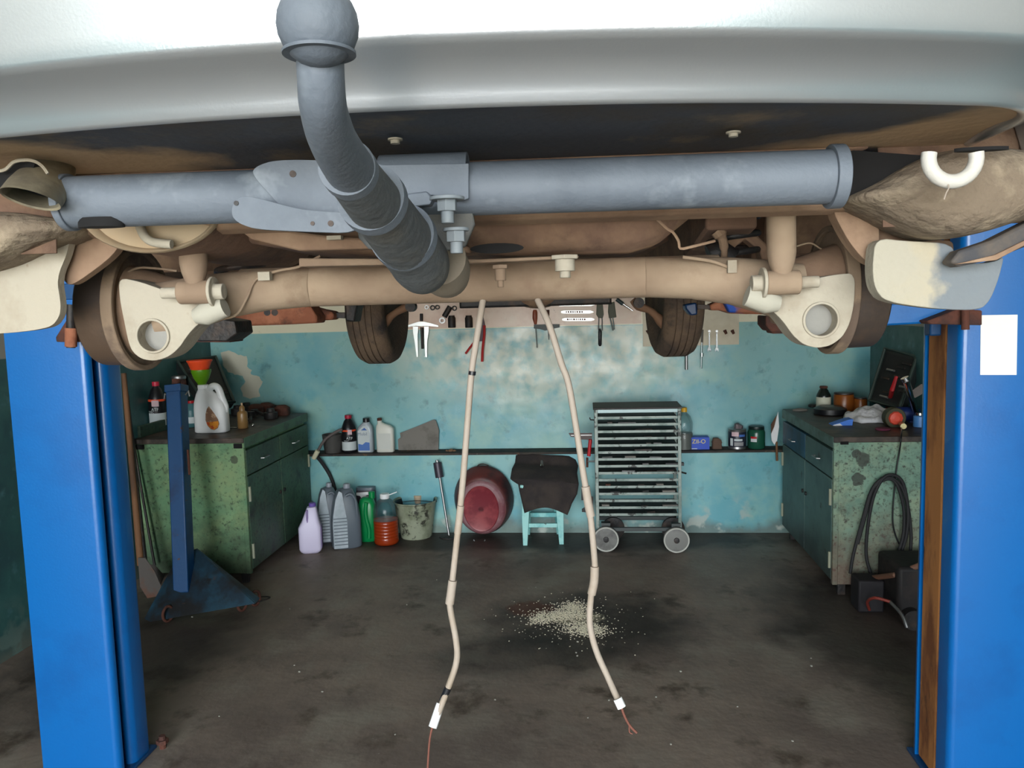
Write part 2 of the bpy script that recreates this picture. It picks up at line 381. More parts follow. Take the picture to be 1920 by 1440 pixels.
struct(MB().span((XL-.15, YF, 0), (XL, YB, ZC)).out('wall_left', wsd, world=True, smooth=0))
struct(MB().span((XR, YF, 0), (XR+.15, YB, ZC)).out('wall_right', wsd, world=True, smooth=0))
ceil = M('whitewashed ceiling', s(190, 188, 180), .9)
struct(MB().span((XL-.15, YF, ZC), (XR+.15, YB+.15, ZC+.12)).out('ceiling', ceil, world=True, smooth=0))
# front wall above the open doorway
struct(MB().span((XL-.15, YF-.1, 3.45), (XR+.15, YF, ZC+.12)).out('wall_front', ceil, world=True, smooth=0))
# ledge along the back wall
ledge = M('grimy ledge', s(66, 60, 54), .8, layers=[(s(44, 40, 40), 5, .45, .65, 6), (s(190, 186, 176), 30, .7, .76, 4), (s(110, 84, 62), 9, .62, .74, 5)], bump=.4)
struct(MB().span((XL, 5.552, .571), (XR, 5.712, .588)).out('trim_1', ledge, world=True, bevel=.003))
# bare plaster where the paint flaked off
pp = [(414, 662), (430, 657), (447, 665), (462, 668), (464, 688), (472, 694), (470, 702), (486, 706), (492, 716), (486, 730), (487, 744), (468, 747), (455, 742), (452, 728), (461, 716), (455, 704), (440, 702), (428, 698), (418, 684)]
P = []
for i in range(len(pp)):
    a, b = pp[i], pp[(i+1) % len(pp)]
    for t in (0, .34, .67): P.append(Wp(a[0]*(1-t)+b[0]*t + random.uniform(-1.2, 1.2), a[1]*(1-t)+b[1]*t + random.uniform(-1.2, 1.2), 5.709))
MB().prism(P, Y, .004).out('bare_plaster', M('bare plaster', s(206, 204, 186), .9, bump=.2), wall_b, label='bare whitish plaster patch')

# ------------------------------------------------------------------ the car on the lift
car = thing('car', 'silver car raised on the two-post lift, seen from behind and below, rear wheels off', 'car', CO + Vector((0, 0, 1.36)), CA)

# bumper skin swept round the tail
def bpath():
    pts = []
    for i in range(41):
        x = -.60 + 1.2*i/40; y = .755 + .22*x*x
        nx, ny = -.44*x, 1; l = math.hypot(nx, ny); pts.append((x, y, nx/l, ny/l))
    x0, y0, nx0, ny0 = pts[-1]; a0 = math.atan2(ny0, nx0)
    R_ = .2; cx, cy_ = x0+nx0*R_, y0+ny0*R_; right = []
    for k in range(1, 11):
        a = a0 + (PI-a0)*k/10; right.append((cx-R_*math.cos(a), cy_-R_*math.sin(a), math.cos(a), math.sin(a)))
    yl = right[-1][1]
    right += [(right[-1][0]+.004*k, yl + .05*k, -1, 0) for k in range(1, 5)]
    left = [(-x, y, -nx, ny) for x, y, nx, ny in right][::-1]
    return left + pts + right
BP = bpath()
prof = [(.08, 2.44), (.03, 2.40), (.0, 2.34), (-.022, 2.2), (-.026, 2.06), (-.014, 1.96), (-.004, 1.91), (-.001, 1.892), (.001, 1.888), (.008, 1.884), (.022, 1.877), (.034, 1.869), (.044, 1.859), (.050, 1.849), (.053, 1.841), (.056, 1.8375), (.060, 1.838), (.064, 1.842), (.066, 1.85)]
MB().grid([[cp(x+nx*o, y+ny*o, z) for o, z in prof] for x, y, nx, ny in BP]).out('bumper', silver, car, smooth=60, solid=.002)
# plastic tray closing the bumper from below
def under(t, co):
    x = mathn(t, 'ABSOLUTE', mathn(t, 'ADD', axis(t, co, 0), -.04)); n_ = noise(t, co, 5, 6, 3)
    a = mathn(t, 'ADD', mathn(t, 'MULTIPLY', x, 1.0), mathn(t, 'MULTIPLY', mathn(t, 'SUBTRACT', n_, .5), .55))
    return mathn(t, 'MULTIPLY', ramp(t, mathn(t, 'ADD', a, mathn(t, 'MULTIPLY', mathn(t, 'SUBTRACT', axis(t, co, 1), .9), .9)), .54, .63), .9)
blend_after(plast, s(184, 156, 124), under)
rows = []
for x, y, nx, ny in BP:
    row = []
    for k in range(9):
        f = k/8; yy = (y+ny*.062)*(1-f) + max(1.16, y+ny*.062)*f; xx = (x+nx*.062)*(1-f) + (x*.96)*f
        row.append(cp(xx, yy, 1.8435 + .006*math.sin(f*PI) - .004*f))
    rows.append(row)
MB().grid(rows).out('bumper_underside', plast, car, smooth=50, solid=.004)
for px, py in ((742, 286), (1375, 270)):
    c = K(px, py+2, .965 if px < 900 else 1.0); c.z = 1.841
    MB().cyl(c, c-Z*.002, .009, seg=16).cyl(c, c-Z*.006, .0058, seg=12).out('trim_screw', cream, car, label='white plastic screw')

# towing eye
tc_ = K(1786, 296, .96)
ring = [tc_ + CX*.029*math.cos(a) + Z*(-.027*math.sin(a)) + CY*.004*math.cos(a) for a in [i*PI/14 for i in range(-1, 16)]]
MB().tube(ring, .0085, 14).out('towing_eye', M('white eye', s(196, 192, 184), .6, bump=.15, bscale=90), car, label='white towing eye')
MB().tube(smoothpath([K(1776, 342, .955), K(1779, 352, .95), K(1774, 362, .95), K(1770, 374, .95)], 3), .0008, 5).out('thread', hosew, car)

# tow bar --------------------------------------------------------------
a_, b_ = K(128, 380, 1.03), K(1572, 331, 1.03)
tube = MB().cyl(a_, b_, .0335, seg=40); tb = tube.out('tow_bar', towm, car, smooth=40)
dr = (b_-a_).normalized()
MB().cyl(a_-dr*.004, a_+dr*.006, .037, seg=40).out('end_flange', towm, tb, bevel=.001)
MB().cyl(b_-dr*.012, b_+dr*.004, .0395, seg=40).out('end_flange', towm, tb, bevel=.001)
q = K(200, 425, 1.03)
MB().loft([(0, 0, 0, .031, .016), (.012, 0, 0, .031, .016)], 24, q+Z*(-.002)-CY*.012).out('slot', black, tb, label='dark opening under the tube end')
def P2K(pts, yl): return [K(x, y, yl) for x, y in (cc(pts) if len(pts) > 7 else pts)]
MB().prism(P2K([(472, 320), (486, 309), (512, 301), (560, 299), (640, 302), (690, 306), (690, 440), (560, 425), (510, 370), (480, 336)], .985), CY, .010).out('upper_plate', towm, tb, bevel=.002)
MB().prism(P2K([(434, 392), (440, 376), (458, 366), (500, 376), (560, 392), (600, 396), (668, 400), (672, 438), (560, 434), (480, 430), (450, 420), (436, 408)], .955), CY, .008).out('lower_plate', towm, tb, bevel=.002)
mb = MB(); mb.pipe(K(716, 346, 1.03)+Z*0, K(879, 340, 1.03), .0365, .0336, 32); mb.prism(P2K([(700, 309), (879, 306), (879, 372), (868, 376), (810, 366), (740, 368), (700, 380)], .990), CY, .006); mb.out('sleeve_plate', towm, tb, bevel=.001)
for px, py, r in ((549, 326, .0042), (443, 381, .003), (586, 419, .0026), (620, 419, .0036)):
    c = K(px, py, .9845 if py < 350 else .9545); MB().cyl(c-CY*.0006, c+CY*.004, r, seg=14).out('rivet_hole', darkm, tb)
# brackets and bolts right of the socket
MB().prism(P2K([(738, 366), (800, 358), (812, 372), (806, 384), (748, 390)], .95), CY, .02).out('bracket', towm, tb, bevel=.002)
MB().prism(P2K([(790, 388), (880, 366), (890, 420), (872, 462), (838, 470), (800, 430)], 1.02), CY, .012).out('bracket', towd, tb, bevel=.002)
MB().prism(P2K([(668, 425), (700, 430), (722, 452), (716, 474), (690, 466), (672, 446)], 1.04), CY, .012).out('bracket', towd, tb, bevel=.002)
for px, py, yl in ((838, 374, .955), (855, 432, .98)):
    c = K(px, py, yl); MB().cyl(c+Z*.003, c-Z*.001, .021 if py < 400 else .016, seg=24).bolt(c, c-Z*.014, .0125, 6).cyl(c-Z*.01, c-Z*.028, .0078, seg=14).out('bolt', M('pale painted bolt', s(128, 136, 142), .6, bump=.1), tb, bevel=.0006)
# ball and neck
ball = K(596, 47, .52)
MB().ball(ball, .0262, seg=40).lathe([(.0235, -.0185), (.0235, -.0165), (.019, -.0162)], ball, 36).out('tow_ball', towm, tb, smooth=60)
def path_px(L, n=8):
    P_ = [K(x, y, yl) for x, y, yl, _ in L]; r_ = [w_/2/FPX*(K(x, y, yl)-CAM).dot(FW) for x, y, yl, w_ in L]
    S = smoothpath(P_, n); R_ = []
    for i in range(len(r_)-1):
        for k in range(n): R_.append(r_[i]+(r_[i+1]-r_[i])*k/n)
    return S, R_+[r_[-1]]
S, R_ = path_px([(600, 95, .535, 88), (602, 150, .54, 88), (607, 205, .56, 88), (624, 262, .61, 90), (655, 315, .69, 94), (690, 360, .78, 96)])
MB().tube(S, R_, 32).out('ball_neck', towm, tb, smooth=60)
S, R_ = path_px([(650, 313, .69, 108), (657, 323, .705, 108)], 2); MB().tube(S, R_, 36).out('socket_ring', towm, tb)
S, R_ = path_px([(656, 322, .70, 100), (705, 385, .80, 106)], 2); MB().tube(S, R_, 36).out('socket_throat', towd, tb)
S, R_ = path_px([(694, 369, .790, 130), (702, 379, .805, 130)], 2); MB().tube(S, R_, 36).out('socket_ring', towm, tb)
S, R_ = path_px([(698, 374, .80, 112), (770, 468, .98, 112)], 2); MB().tube(S, R_, 36).out('socket_barrel', towd, tb)
S, R_ = path_px([(753, 440, .935, 124), (760, 449, .95, 124)], 2); MB().tube(S, R_, 36).out('socket_ring', towm, tb)
S, R_ = path_px([(760, 450, .95, 114), (786, 490, 1.02, 112), (792, 503, 1.05, 100), (795, 510, 1.07, 66)], 4); MB().tube(S, R_, 36).out('socket_end', towd, tb, smooth=60)
S, R_ = path_px([(822, 486, 1.10, 104), (832, 506, 1.14, 100), (838, 518, 1.17, 84), (840, 524, 1.19, 40)], 4); MB().tube(S, R_, 28).out('bump_stop', M('dusty grey bump stop', s(128, 118, 104), .85, bump=.2), tb, smooth=60)

# floor pan, tank, members -------------------------------------------------
def ribbed(u, v): return .008*(1 if (u*14) % 1 < .5 else 0)
rows = [[cp(-.56+1.12*i/60, 1.12+.03*j, 1.838 + .008*math.sin(i*.8)*(1 if j > 2 else 0)) for i in range(61)] for j in range(28)]
MB().grid(rows).out('boot_floor', tan2, car, solid=.003)
mb = MB(); mb.prism([cp(x, y, z) for x, y, z in ((-.60, 1.93, 1.84), (-.60, 1.93, 1.78), (-.60, 4.62, 1.76), (-.60, 4.62, 1.84))], CX, 1.20); mb.out('floor_pan', tan2, car, bevel=.01)
# rear crossmember
mb = MB(); mb.prism([cp(-.60, y, z) for y, z in ((1.13, 1.835), (1.13, 1.785), (1.15, 1.76), (1.19, 1.755), (1.21, 1.77), (1.21, 1.835))], CX, 1.16); mb.out('rear_crossmember', tan, car, bevel=.006)
# fuel tank on the right of the photo
tp = [(.24, 1.835), (1.0, 1.835)]
secs = []
def tank_sec(x, b, t_, y0, y1):
    return [cp(x, y, z) for y, z in ((y0+.02, t_), (y0, t_-.02), (y0+.005, (b+t_)/2), (y0+.03, b+.014), (y0+.05, b), (y1-.03, b), (y1, b+.02), (y1, t_))]
MB().rings([tank_sec(-.03, 1.755, 1.83, 1.27, 1.6), tank_sec(.0, 1.728, 1.833, 1.22, 1.68), tank_sec(.05, 1.722, 1.835, 1.215, 1.7), tank_sec(.26, 1.72, 1.835, 1.215, 1.7), tank_sec(.30, 1.73, 1.835, 1.22, 1.69), tank_sec(.38, 1.79, 1.835, 1.26, 1.64)]).out('fuel_tank', tan2, car, bevel=.006, smooth=50)
MB().tube(smoothpath([K(1232, 412, 1.2), K(1252, 430, 1.2), K(1262, 436, 1.2), K(1272, 452, 1.205), K(1276, 466, 1.21), K(1300, 462, 1.2), K(1340, 452, 1.22)], 3), .0022, 6).out('tank_seam', tan, car)
# left shell of the boot well (left of the photo) and pressed ribs
MB().rings([tank_sec(-.40, 1.79, 1.835, 1.25, 1.6), tank_sec(-.36, 1.75, 1.835, 1.24, 1.68), tank_sec(-.10, 1.722, 1.835, 1.235, 1.7), tank_sec(-.055, 1.735, 1.835, 1.24, 1.6)]).out('boot_well', tan2, car, bevel=.006, smooth=50)
mb = MB(); mb.prism([K(x, y, 1.22) for x, y in ((560, 484), (900, 486), (1085, 478), (1085, 484), (900, 493), (560, 500))], CY, .05); mb.out('tank_strap', axlem, car, bevel=.002)
MB().prism([K(x, y, 1.20) for x, y in ((430, 418), (600, 440), (880, 462), (882, 474), (700, 466), (560, 470), (470, 448))], CY, .03).out('pressed_lip', tan, car, bevel=.004)
MB().loft([(0, 0, 0, .040, .0075), (.006, 0, 0, .040, .0075)], 20, K(932, 466, 1.19), R=Matrix(((1, 0, 0), (0, 0, -1), (0, 1, 0)))).out('drain_slot', black, car, label='dark oval slot')
for px, py, r in ((1059, 486, .015), (938, 504, .0085)):
    c = K(px, py, 1.215); mb = MB()
    mb.cyl(c+Z*.006, c, r*1.5, seg=6).cyl(c, c-Z*.018, r, seg=20).cyl(c-Z*.016, c-Z*.028, r*.55, seg=16); mb.out('bolt', cream if r > .01 else axlem, car, bevel=.0008)
c = K(628, 446, 1.19); MB().box(c, (.022, .012, .006)).out('clip', cream, car)

# rear axle ------------------------------------------------------------
ax = MB(); ax.cyl(cp(-.41, 1.37, 1.679), cp(.41, 1.37, 1.679), .0345, seg=40)
axle = ax.out('rear_axle', axlem, car)
for sgn in (-1, 1):
    xs = [(.285, .0352, .0352, 1.679), (.287, .037, .037, 1.679), (.36, .036, .038, 1.675), (.42, .038, .042, 1.668), (.47, .044, .048, 1.657), (.50, .044, .052, 1.648), (.53, .03, .05, 1.645)]
    rings_ = []
    for x, ry, rz_, zc in xs:
        rings_.append([cp(sgn*x, 1.37 - (x-.285)*.28 + ry*math.cos(a), zc + rz_*.92*math.sin(a)) for a in [2*PI*k/28 for k in range(28)]])
    MB().rings(rings_).out('axle_sleeve', axlem, axle, smooth=50)
# swing arm castings with the round bore
outl = [(222, 520), (262, 528), (310, 545), (352, 562), (392, 575), (414, 584), (398, 596), (372, 606), (352, 628), (336, 652), (318, 668), (292, 677), (266, 674), (248, 660), (240, 640), (232, 600), (224, 560)]
outr = [(1604, 512), (1570, 514), (1520, 524), (1478, 538), (1430, 546), (1412, 556), (1428, 572), (1450, 584), (1468, 602), (1486, 628), (1506, 646), (1532, 653), (1558, 648), (1580, 632), (1594, 606), (1602, 570)]
for O, hc, sg in ((outl, (287, 630), -1), (outr, (1539, 600), 1)):
    c = K(*hc, 1.26); mb = MB(); h = circ(c, CX, Z, .0255, .0245, 32)
    mb.prism([K(x, y, 1.26) for x, y in cc(O)], CY, .055, [h]); arm = mb.out('swing_arm', cream, car, bevel=.004)
    MB().pipe(c-CY*.004, c+CY*.05, .0285, .0245, 36).out('bore_collar', cream, arm, bevel=.001)
    MB().cyl(c+CY*.022, c+CY*.05, .0252, seg=36).out('bore_plug', M('grey bore plug', s(120, 118, 112), .5, .3, bump=.1), arm, label='smooth grey plug inside the bore')
    # link to the backplate
    x0 = .585*sg
    MB().rings([[cp(sg*x, 1.36 + ry*math.cos(a), 1.645 + rz_*math.sin(a)) for a in [2*PI*k/24 for k in range(24)]] for x, ry, rz_ in ((.50, .04, .05), (.54, .045, .06), (.57, .06, .07), (.599, .065, .08))]).out('stub_axle_carrier', tan, arm, smooth=60)
    lug = K(400 if sg < 0 else 1424, 588 if sg < 0 else 566, 1.245)
    MB().tube([lug - sg*CX*.02 + Z*.010, lug + CX*sg*.012, lug + sg*CX*.03 - Z*.004], [.016, .019, .012], 16).out('spring_lug', M('pale lug', s(168, 164, 150), .8, bump=.2), arm, smooth=60)
# brake drums (the wheels are off)
for sg in (-1, 1):
    cdr = lambda x: cp(sg*x, 1.375, 1.648)
    bp = MB().pipe(cdr(.592), cdr(.612), .108, .098, 48).cyl(cdr(.600), cdr(.606), .1, seg=48).out('backplate', M('dusty backplate', s(132, 112, 92), .85, layers=[(s(98, 82, 70), 12, .5, .7, 5)], bump=.3), car, bevel=.002)
    MB().cyl(cdr(.613), cdr(.665), .099, .097, seg=48).cyl(cdr(.665), cdr(.675), .06, seg=32).out('brake_drum', M('brown brake drum', s(72, 62, 56), .6, .4, layers=[(s(94, 76, 62), 8, .5, .7, 5)], bump=.2), car, bevel=.003)
    for k in range(4):
        a = k*PI/2+.5; c = cdr(.594) + CR @ Vector((0, .06*math.cos(a), .06*math.sin(a))); MB().bolt(c, c-sg*CX*.014, .008).out('backplate_bolt', axlem, bp)
# shock absorbers
for (bx, by, tx, ty, ex) in ((367, 548, 357, 395, 1), (1466, 530, 1464, 360, -1)):
    lo, hi = K(bx, by, 1.235), K(tx, ty, 1.235)
    d = (hi-lo).normalized()
    sh = MB().tube([lo+d*.012, lo+d*.03, lo+d*.045, hi], [.013, .019, .0215, .0215], 28).out('shock_absorber', axlem, car, smooth=40)
    MB().cyl(lo-CX*.026, lo+CX*.026, .0185, seg=28).out('shock_bush', axlem, sh, bevel=.002)
    e = lo + CX*ex*.034
    MB().tube([lo-CX*ex*.055, lo+CX*ex*.026, lo+CX*ex*.0261, lo+CX*ex*.031, lo+CX*ex*.0311, lo+CX*ex*.046], [.009, .009, .024, .024, .0125, .0125], 18).out('bolt', cream, sh, bevel=.001)
# brake pipes and hoses
for L, r in (([(392, 600, 1.3), (440, 592, 1.3), (462, 560, 1.3), (480, 524, 1.31), (520, 508, 1.31), (560, 500, 1.31), (600, 480, 1.32)], .0022),
             ([(1280, 482, 1.3), (1330, 489, 1.3), (1358, 498, 1.3), (1385, 510, 1.3), (1430, 524, 1.3)], .0028),
             ([(1494, 462, 1.34), (1520, 456, 1.34), (1548, 470, 1.36), (1600, 474, 1.38)], .0015),
             ([(240, 510, 1.33), (262, 502, 1.33), (300, 504, 1.33), (332, 508, 1.33)], .002)):
    MB().tube(smoothpath([K(*q) for q in L], 5), r, 8).out('brake_pipe', axlem, car)
MB().box(K(497, 518, 1.305), (.02, .012, .014)).out('pipe_clip', cream, car)
MB().box(K(1372, 500, 1.295), (.014, .012, .02)).out('pipe_clip', cream, car)
# cluttered recess around the right spring (upper mount, bracket)
MB().prism([K(x, y, 1.5) for x, y in ((1330, 470), (1372, 402), (1386, 408), (1440, 460), (1520, 480), (1560, 520), (1440, 530), (1425, 470), (1398, 448), (1380, 462), (1370, 500), (1350, 500))], CY, .04).out('spring_perch', tan2, car, bevel=.004)
MB().tube(smoothpath([K(1344, 432, 1.44), K(1354, 446, 1.44), K(1358, 470, 1.44), K(1357, 486, 1.44)], 4), [.012]*4+[.008]*4+[.006]*5, 10).out('hanger', tan, car)
MB().tube([K(1330, 480, 1.46), K(1352, 470, 1.46), K(1372, 486, 1.46)], .02, 12).out('rubber_mount', darkm, car, smooth=60)
for sg, x0, x1 in ((-1, -.60, -.40), (1, .40, .60)):
    MB().prism([cp(sg*.40, 1.42, 1.84), cp(sg*.40, 1.42, 1.76), cp(sg*.42, 1.9, 1.70), cp(sg*.42, 4.5, 1.72), cp(sg*.42, 4.5, 1.84)], CX*sg, .09).out('chassis_rail', tan2, car, bevel=.006)
# coil springs
for sg in (-1, 1):
    pts = [cp(sg*.47 + .045*math.cos(a), 1.52 + .045*math.sin(a), 1.70 + .12*a/(2*PI*4)) for a in [2*PI*4*k/80 for k in range(81)]]
    MB().tube(pts, .006, 8).out('coil_spring', darkm, car, smooth=60)
# muffler with pressed end cap, tail pipe
A, B = K(290, 396, 1.15), K(500, 452, 1.62)
def oval(c, k=1.0, n=40): return circ(c, CX, Z, .102*k, .060*k, n)
mf = MB().rings([oval(A), oval(A*.5+B*.5), oval(B), oval(B+CY*.02, .6)]).out('muffler', tan2, car, smooth=50)
mb = MB(); d = (A-B).normalized()
mb.rings([oval(A, .99), oval(A-CY*.012, 1.03), oval(A-CY*.018, 1.0), oval(A-CY*.013, .94), oval(A-CY*.004, .9), oval(A-CY*.009, .6), oval(A-CY*.010, .3)])
mb.out('end_cap', M('cream end cap', s(170, 152, 126), .85, layers=[(s(176, 152, 122), 8, .5, .75, 5)], bump=.15), mf, smooth=60)
MB().tube(smoothpath([K(262, 424, 1.13), K(272, 444, 1.12), K(288, 454, 1.12), K(322, 458, 1.12)], 4), .0065, 12).out('bracket_rod', cream, mf)
S = [K(57, 374, .955), K(78, 350, 1.0), K(92, 326, 1.05), K(100, 300, 1.10)]
nrm = (CX*-.12 - CY*.30 - Z*.95).normalized()
tp_ = MB(); u = nrm.cross(CY).normalized(); v = u.cross(nrm)
rg = lambda c, r: [c + u*r*math.cos(2*PI*k/36) + v*r*math.sin(2*PI*k/36) for k in range(36)]
dv = (S[2]-S[0])
tp_.rings([rg(S[0]+dv*.5, .0285), rg(S[0]+Z*.002, .0310), rg(S[0], .0330), rg(S[0]+dv*.08, .0336), rg(S[0]+dv*.4, .034), rg(S[2], .031), rg(S[3]+Z*.01, .030)], cap=True)
tpo = tp_.out('tail_pipe', M('sooty tail pipe', s(120, 112, 96), .6, .3, layers=[(s(160, 150, 126), 9, .5, .7, 5), (s(90, 64, 50), 8, .56, .75, 5)], bump=.2), car, smooth=60)
MB().rings([rg(S[0]+dv*.42, .0295), rg(S[0]+dv*.45, .0295)]).out('bore_disc', black, tpo)  # black disc closing the bore of the pipe
MB().prism([K(x, y, 1.0) for x, y in ((-60, 372), (-60, 330), (0, 322), (24, 304), (66, 304), (62, 318), (20, 350))], CY, .012).out('bumper_notch', black, car, label='dark torn notch in the bumper edge')
MB().tube(smoothpath([K(-10, 322, .985), K(10, 318, .985), K(26, 304, .985), K(48, 300, .985), K(66, 303, .985), K(80, 312, .985), K(90, 326, .985)], 4), .0022, 6).out('torn_edge', cream, car)

# lower body corners, inner arches, mud flaps -------------------------------
MB().pillow([K(x, y, 1.12) for x, y in ((-130, 400), (0, 396), (60, 400), (128, 412), (150, 430), (128, 442), (60, 470), (0, 500), (-130, 530))], CY, .12, .05, inset=.3).out('quarter_panel_lip', rough_tan, car, sub=1, smooth=80)
MB().prism([K(x, y, 1.19) for x, y in cc(((140, 430), (232, 440), (214, 478), (150, 526), (128, 536), (116, 520), (134, 480)))], CY, .02).out('inner_arch', tan, car, bevel=.004)
MB().prism([K(x, y, 1.16) for x, y in cc(((-160, 500), (0, 462), (60, 444), (132, 428), (128, 470), (106, 522), (114, 570), (112, 592), (98, 612), (60, 620), (0, 626), (-160, 630)))], CY, .016).out('mud_flap', cream, car, bevel=.006)
# right side
MB().pillow([K(x, y, 1.10) for x, y in ((1578, 372), (1640, 346), (1700, 308), (1760, 282), (1860, 276), (1960, 290), (2060, 300), (2060, 400), (1920, 412), (1830, 442), (1760, 450), (1700, 432), (1640, 398))], CY, .14, .06, inset=.3).out('quarter_panel_lip', rough_tan, car, sub=1, smooth=80)
MB().prism([K(x, y, 1.17) for x, y in cc(((1556, 384), (1600, 374), (1642, 392), (1650, 430), (1646, 500), (1620, 488), (1588, 448)))], CY, .03).out('inner_arch', tan, car, bevel=.006)
MB().prism([K(x, y, 1.20) for x, y in cc(((1620, 392), (1760, 450), (1790, 452), (1786, 490), (1640, 480), (1634, 430)))], CY, .03).out('inner_arch', tan, car, bevel=.006)
MB().prism([K(x, y, 1.13) for x, y in cc(((1642, 446), (1700, 452), (1788, 456), (1790, 496), (1866, 492), (1884, 478), (1874, 520), (1858, 562), (1838, 582), (1760, 580), (1660, 566), (1640, 540), (1636, 500)))], CY, .03).out('mud_flap', M('pale mud flap', s(168, 162, 146), .85, layers=[(s(176, 164, 138), 7, .5, .75, 5), ], bump=.25, bscale=90), car, bevel=.012)
blend_after(MATS['pale mud flap'], s(96, 110, 124), lambda t, co: mathn(t, 'MULTIPLY', ramp(t, mathn(t, 'ADD', axis(t, co, 0), mathn(t, 'MULTIPLY', mathn(t, 'SUBTRACT', noise(t, co, 22, 4, 1), .5), .10)), .655, .672), .8))  # bluish reflection on the right part, painted into the flap colour
MB().prism([K(x, y, 1.09) for x, y in ((1782, 492), (1800, 470), (1860, 450), (1960, 400), (2060, 360), (2060, 420), (1960, 448), (1866, 486), (1800, 500))], CY, .03).out('bumper_corner', M('dark bumper plastic', s(62, 62, 66), .75, layers=[(s(110, 96, 80), 7, .5, .75, 6)], bump=.2), car, bevel=.004)
MB().prism([K(x, y, 1.085) for x, y in ((1790, 496), (1866, 478), (1960, 432), (2060, 396), (2060, 402), (1960, 440), (1868, 488))], CY, .008).out('corner_strip', tan, car, bevel=.001)
MB().loft([(0, 0, 0, .032, .008), (.004, 0, 0, .032, .008)], 20, K(1840, 283, 1.02)).out('drain_slot', black, car)
MB().prism([K(x, y, 1.11) for x, y in ((1570, 288), (1600, 282), (1740, 292), (1700, 320), (1640, 352), (1580, 378))], CY, .03).out('tail_shadow', black, car)  # black panel standing in for the triangular shadow under the tail

# body above (silver shell, glass)
sil = [(.80, 2.36), (.84, 2.6), (1.0, 3.05), (1.15, 3.13), (2.2, 3.17), (2.9, 3.12), (3.55, 2.68), (4.45, 2.55), (4.68, 2.4), (4.72, 2.0), (4.66, 1.86), (.95, 1.86)]
def body_ring(x, k):
    return [cp(x, (y-2.7)*(1-.03*k)+2.7, z-(.05*k if z > 2.6 else 0)) for y, z in sil]
MB().rings([body_ring(-.79, 0), body_ring(-.6, 0), body_ring(.6, 0), body_ring(.79, 0)]).out('body_shell', silver, car, bevel=.03, smooth=40)
def arcpts(cy_, cz, r, a0, a1, n=10): return [(cy_+r*math.cos(a0+(a1-a0)*k/n), cz+r*math.sin(a0+(a1-a0)*k/n)) for k in range(n+1)]
side = [(1.02, 1.9), (1.02, 1.74), (1.10, 1.72)] + arcpts(1.42, 1.72, .31, PI, 0) + [(1.76, 1.685), (3.5, 1.685)] + arcpts(3.88, 1.72, .32, PI, 0) + [(4.3, 1.72), (4.6, 1.74), (4.7, 1.9), (4.66, 2.1), (1.02, 2.1)]
for sg in (-1, 1):
    MB().prism([cp(sg*.765, y, z) for y, z in side], CX*sg, .045).out('side_panel', silver, car, bevel=.006)
    MB().prism([cp(sg*.60, 1.9, 1.84), cp(sg*.60, 1.9, 1.69), cp(sg*.60, 3.5, 1.69), cp(sg*.60, 3.5, 1.84)], CX*sg, .17).out('sill', tan2, car, bevel=.01)
    MB().prism([cp(sg*.791, y, z) for y, z in ((1.08, 2.66), (1.25, 2.98), (2.2, 3.04), (2.85, 2.98), (3.35, 2.68))], CX*sg, .004).out('side_window', glassd, car)
    mb = MB(); mb.grid([[cp(sg*x, 1.42+.305*math.cos(a), 1.73+.29*math.sin(a)) for x in (.58, .68, .775)] for a in [PI*k/16 for k in range(17)]]); mb.out('wheel_arch_liner', tan2, car, solid=.004)
    mb = MB(); mb.grid([[cp(sg*x, 3.88+.33*math.cos(a), 1.73+.31*math.sin(a)) for x in (.5, .65, .775)] for a in [PI*k/16 for k in range(17)]]); mb.out('wheel_arch_liner', tan2, car, solid=.004)
MB().prism([cp(-.56, .835, 2.62), cp(.56, .835, 2.62), cp(.5, .985, 3.02), cp(-.5, .985, 3.02)], CY, .01).out('rear_window', glassd, car)

# front wheels, drive shafts, subframe
for sg in (-1, 1):
    wc = cp(sg*.714, 3.86, 1.64); rot = Matrix.Rotation(CA + math.radians(4)*sg, 3, 'Z') @ Matrix.Rotation(math.radians(90), 3, 'Y')
    Rt, Wd = .275, .175
    prof_ = [(.17, -Wd/2+.01), (.19, -Wd/2), (.235, -Wd/2-.004), (.258, -Wd/2+.008), (.270, -Wd/2+.028)]
    g = []
    for k, xg in enumerate((-.045, -.015, .015, .045)):
        g += [(Rt, xg-.0035), (Rt-.008, xg-.003), (Rt-.008, xg+.003), (Rt, xg+.0035)]
    prof_ += g + [(a, -b) for a, b in prof_[::-1]]
    wh = MB().lathe(prof_, wc, 72, R=rot, cap=True).out('front_wheel', tyrem, car, smooth=35)
    MB().lathe([(.172, -Wd/2+.02), (.172, Wd/2-.02), (.15, Wd/2-.03), (.15, -Wd/2+.02)], wc, 48, R=rot).out('rim', darkm, wh)
    L = [(712, 618, 3.72), (726, 600, 3.72), (742, 586, 3.72), (768, 572, 3.72), (780, 560, 3.72)] if sg < 0 else [(1246, 612, 3.72), (1234, 596, 3.72), (1218, 582, 3.72), (1198, 574, 3.72), (1186, 562, 3.72)]
    MB().tube(smoothpath([K(*q) for q in L], 3), [.020, .022, .024, .022, .018, .017, .016, .018, .020, .022, .02, .018, .016], 14).out('control_arm', M('bronze brown arm', s(132, 98, 74), .8, bump=.2), car, smooth=60)
    q = K(771 if sg < 0 else 1197, 575 if sg < 0 else 568, 3.70); MB().cyl(q-CY*.03, q+CY*.03, .024, seg=20).out('arm_bush', darkm, car)
MB().prism([cp(-.27, 3.45, z) for z in (1.626, 1.72)] + [cp(-.27, 4.2, 1.72), cp(-.27, 4.2, 1.63)], CX, .66).out('front_subframe', darkm, car, bevel=.01)
MB().ball(cp(.07, 3.5, 1.66), .08, (1.2, 1, .55)).out('gearbox_sump', tan2, car, smooth=60)

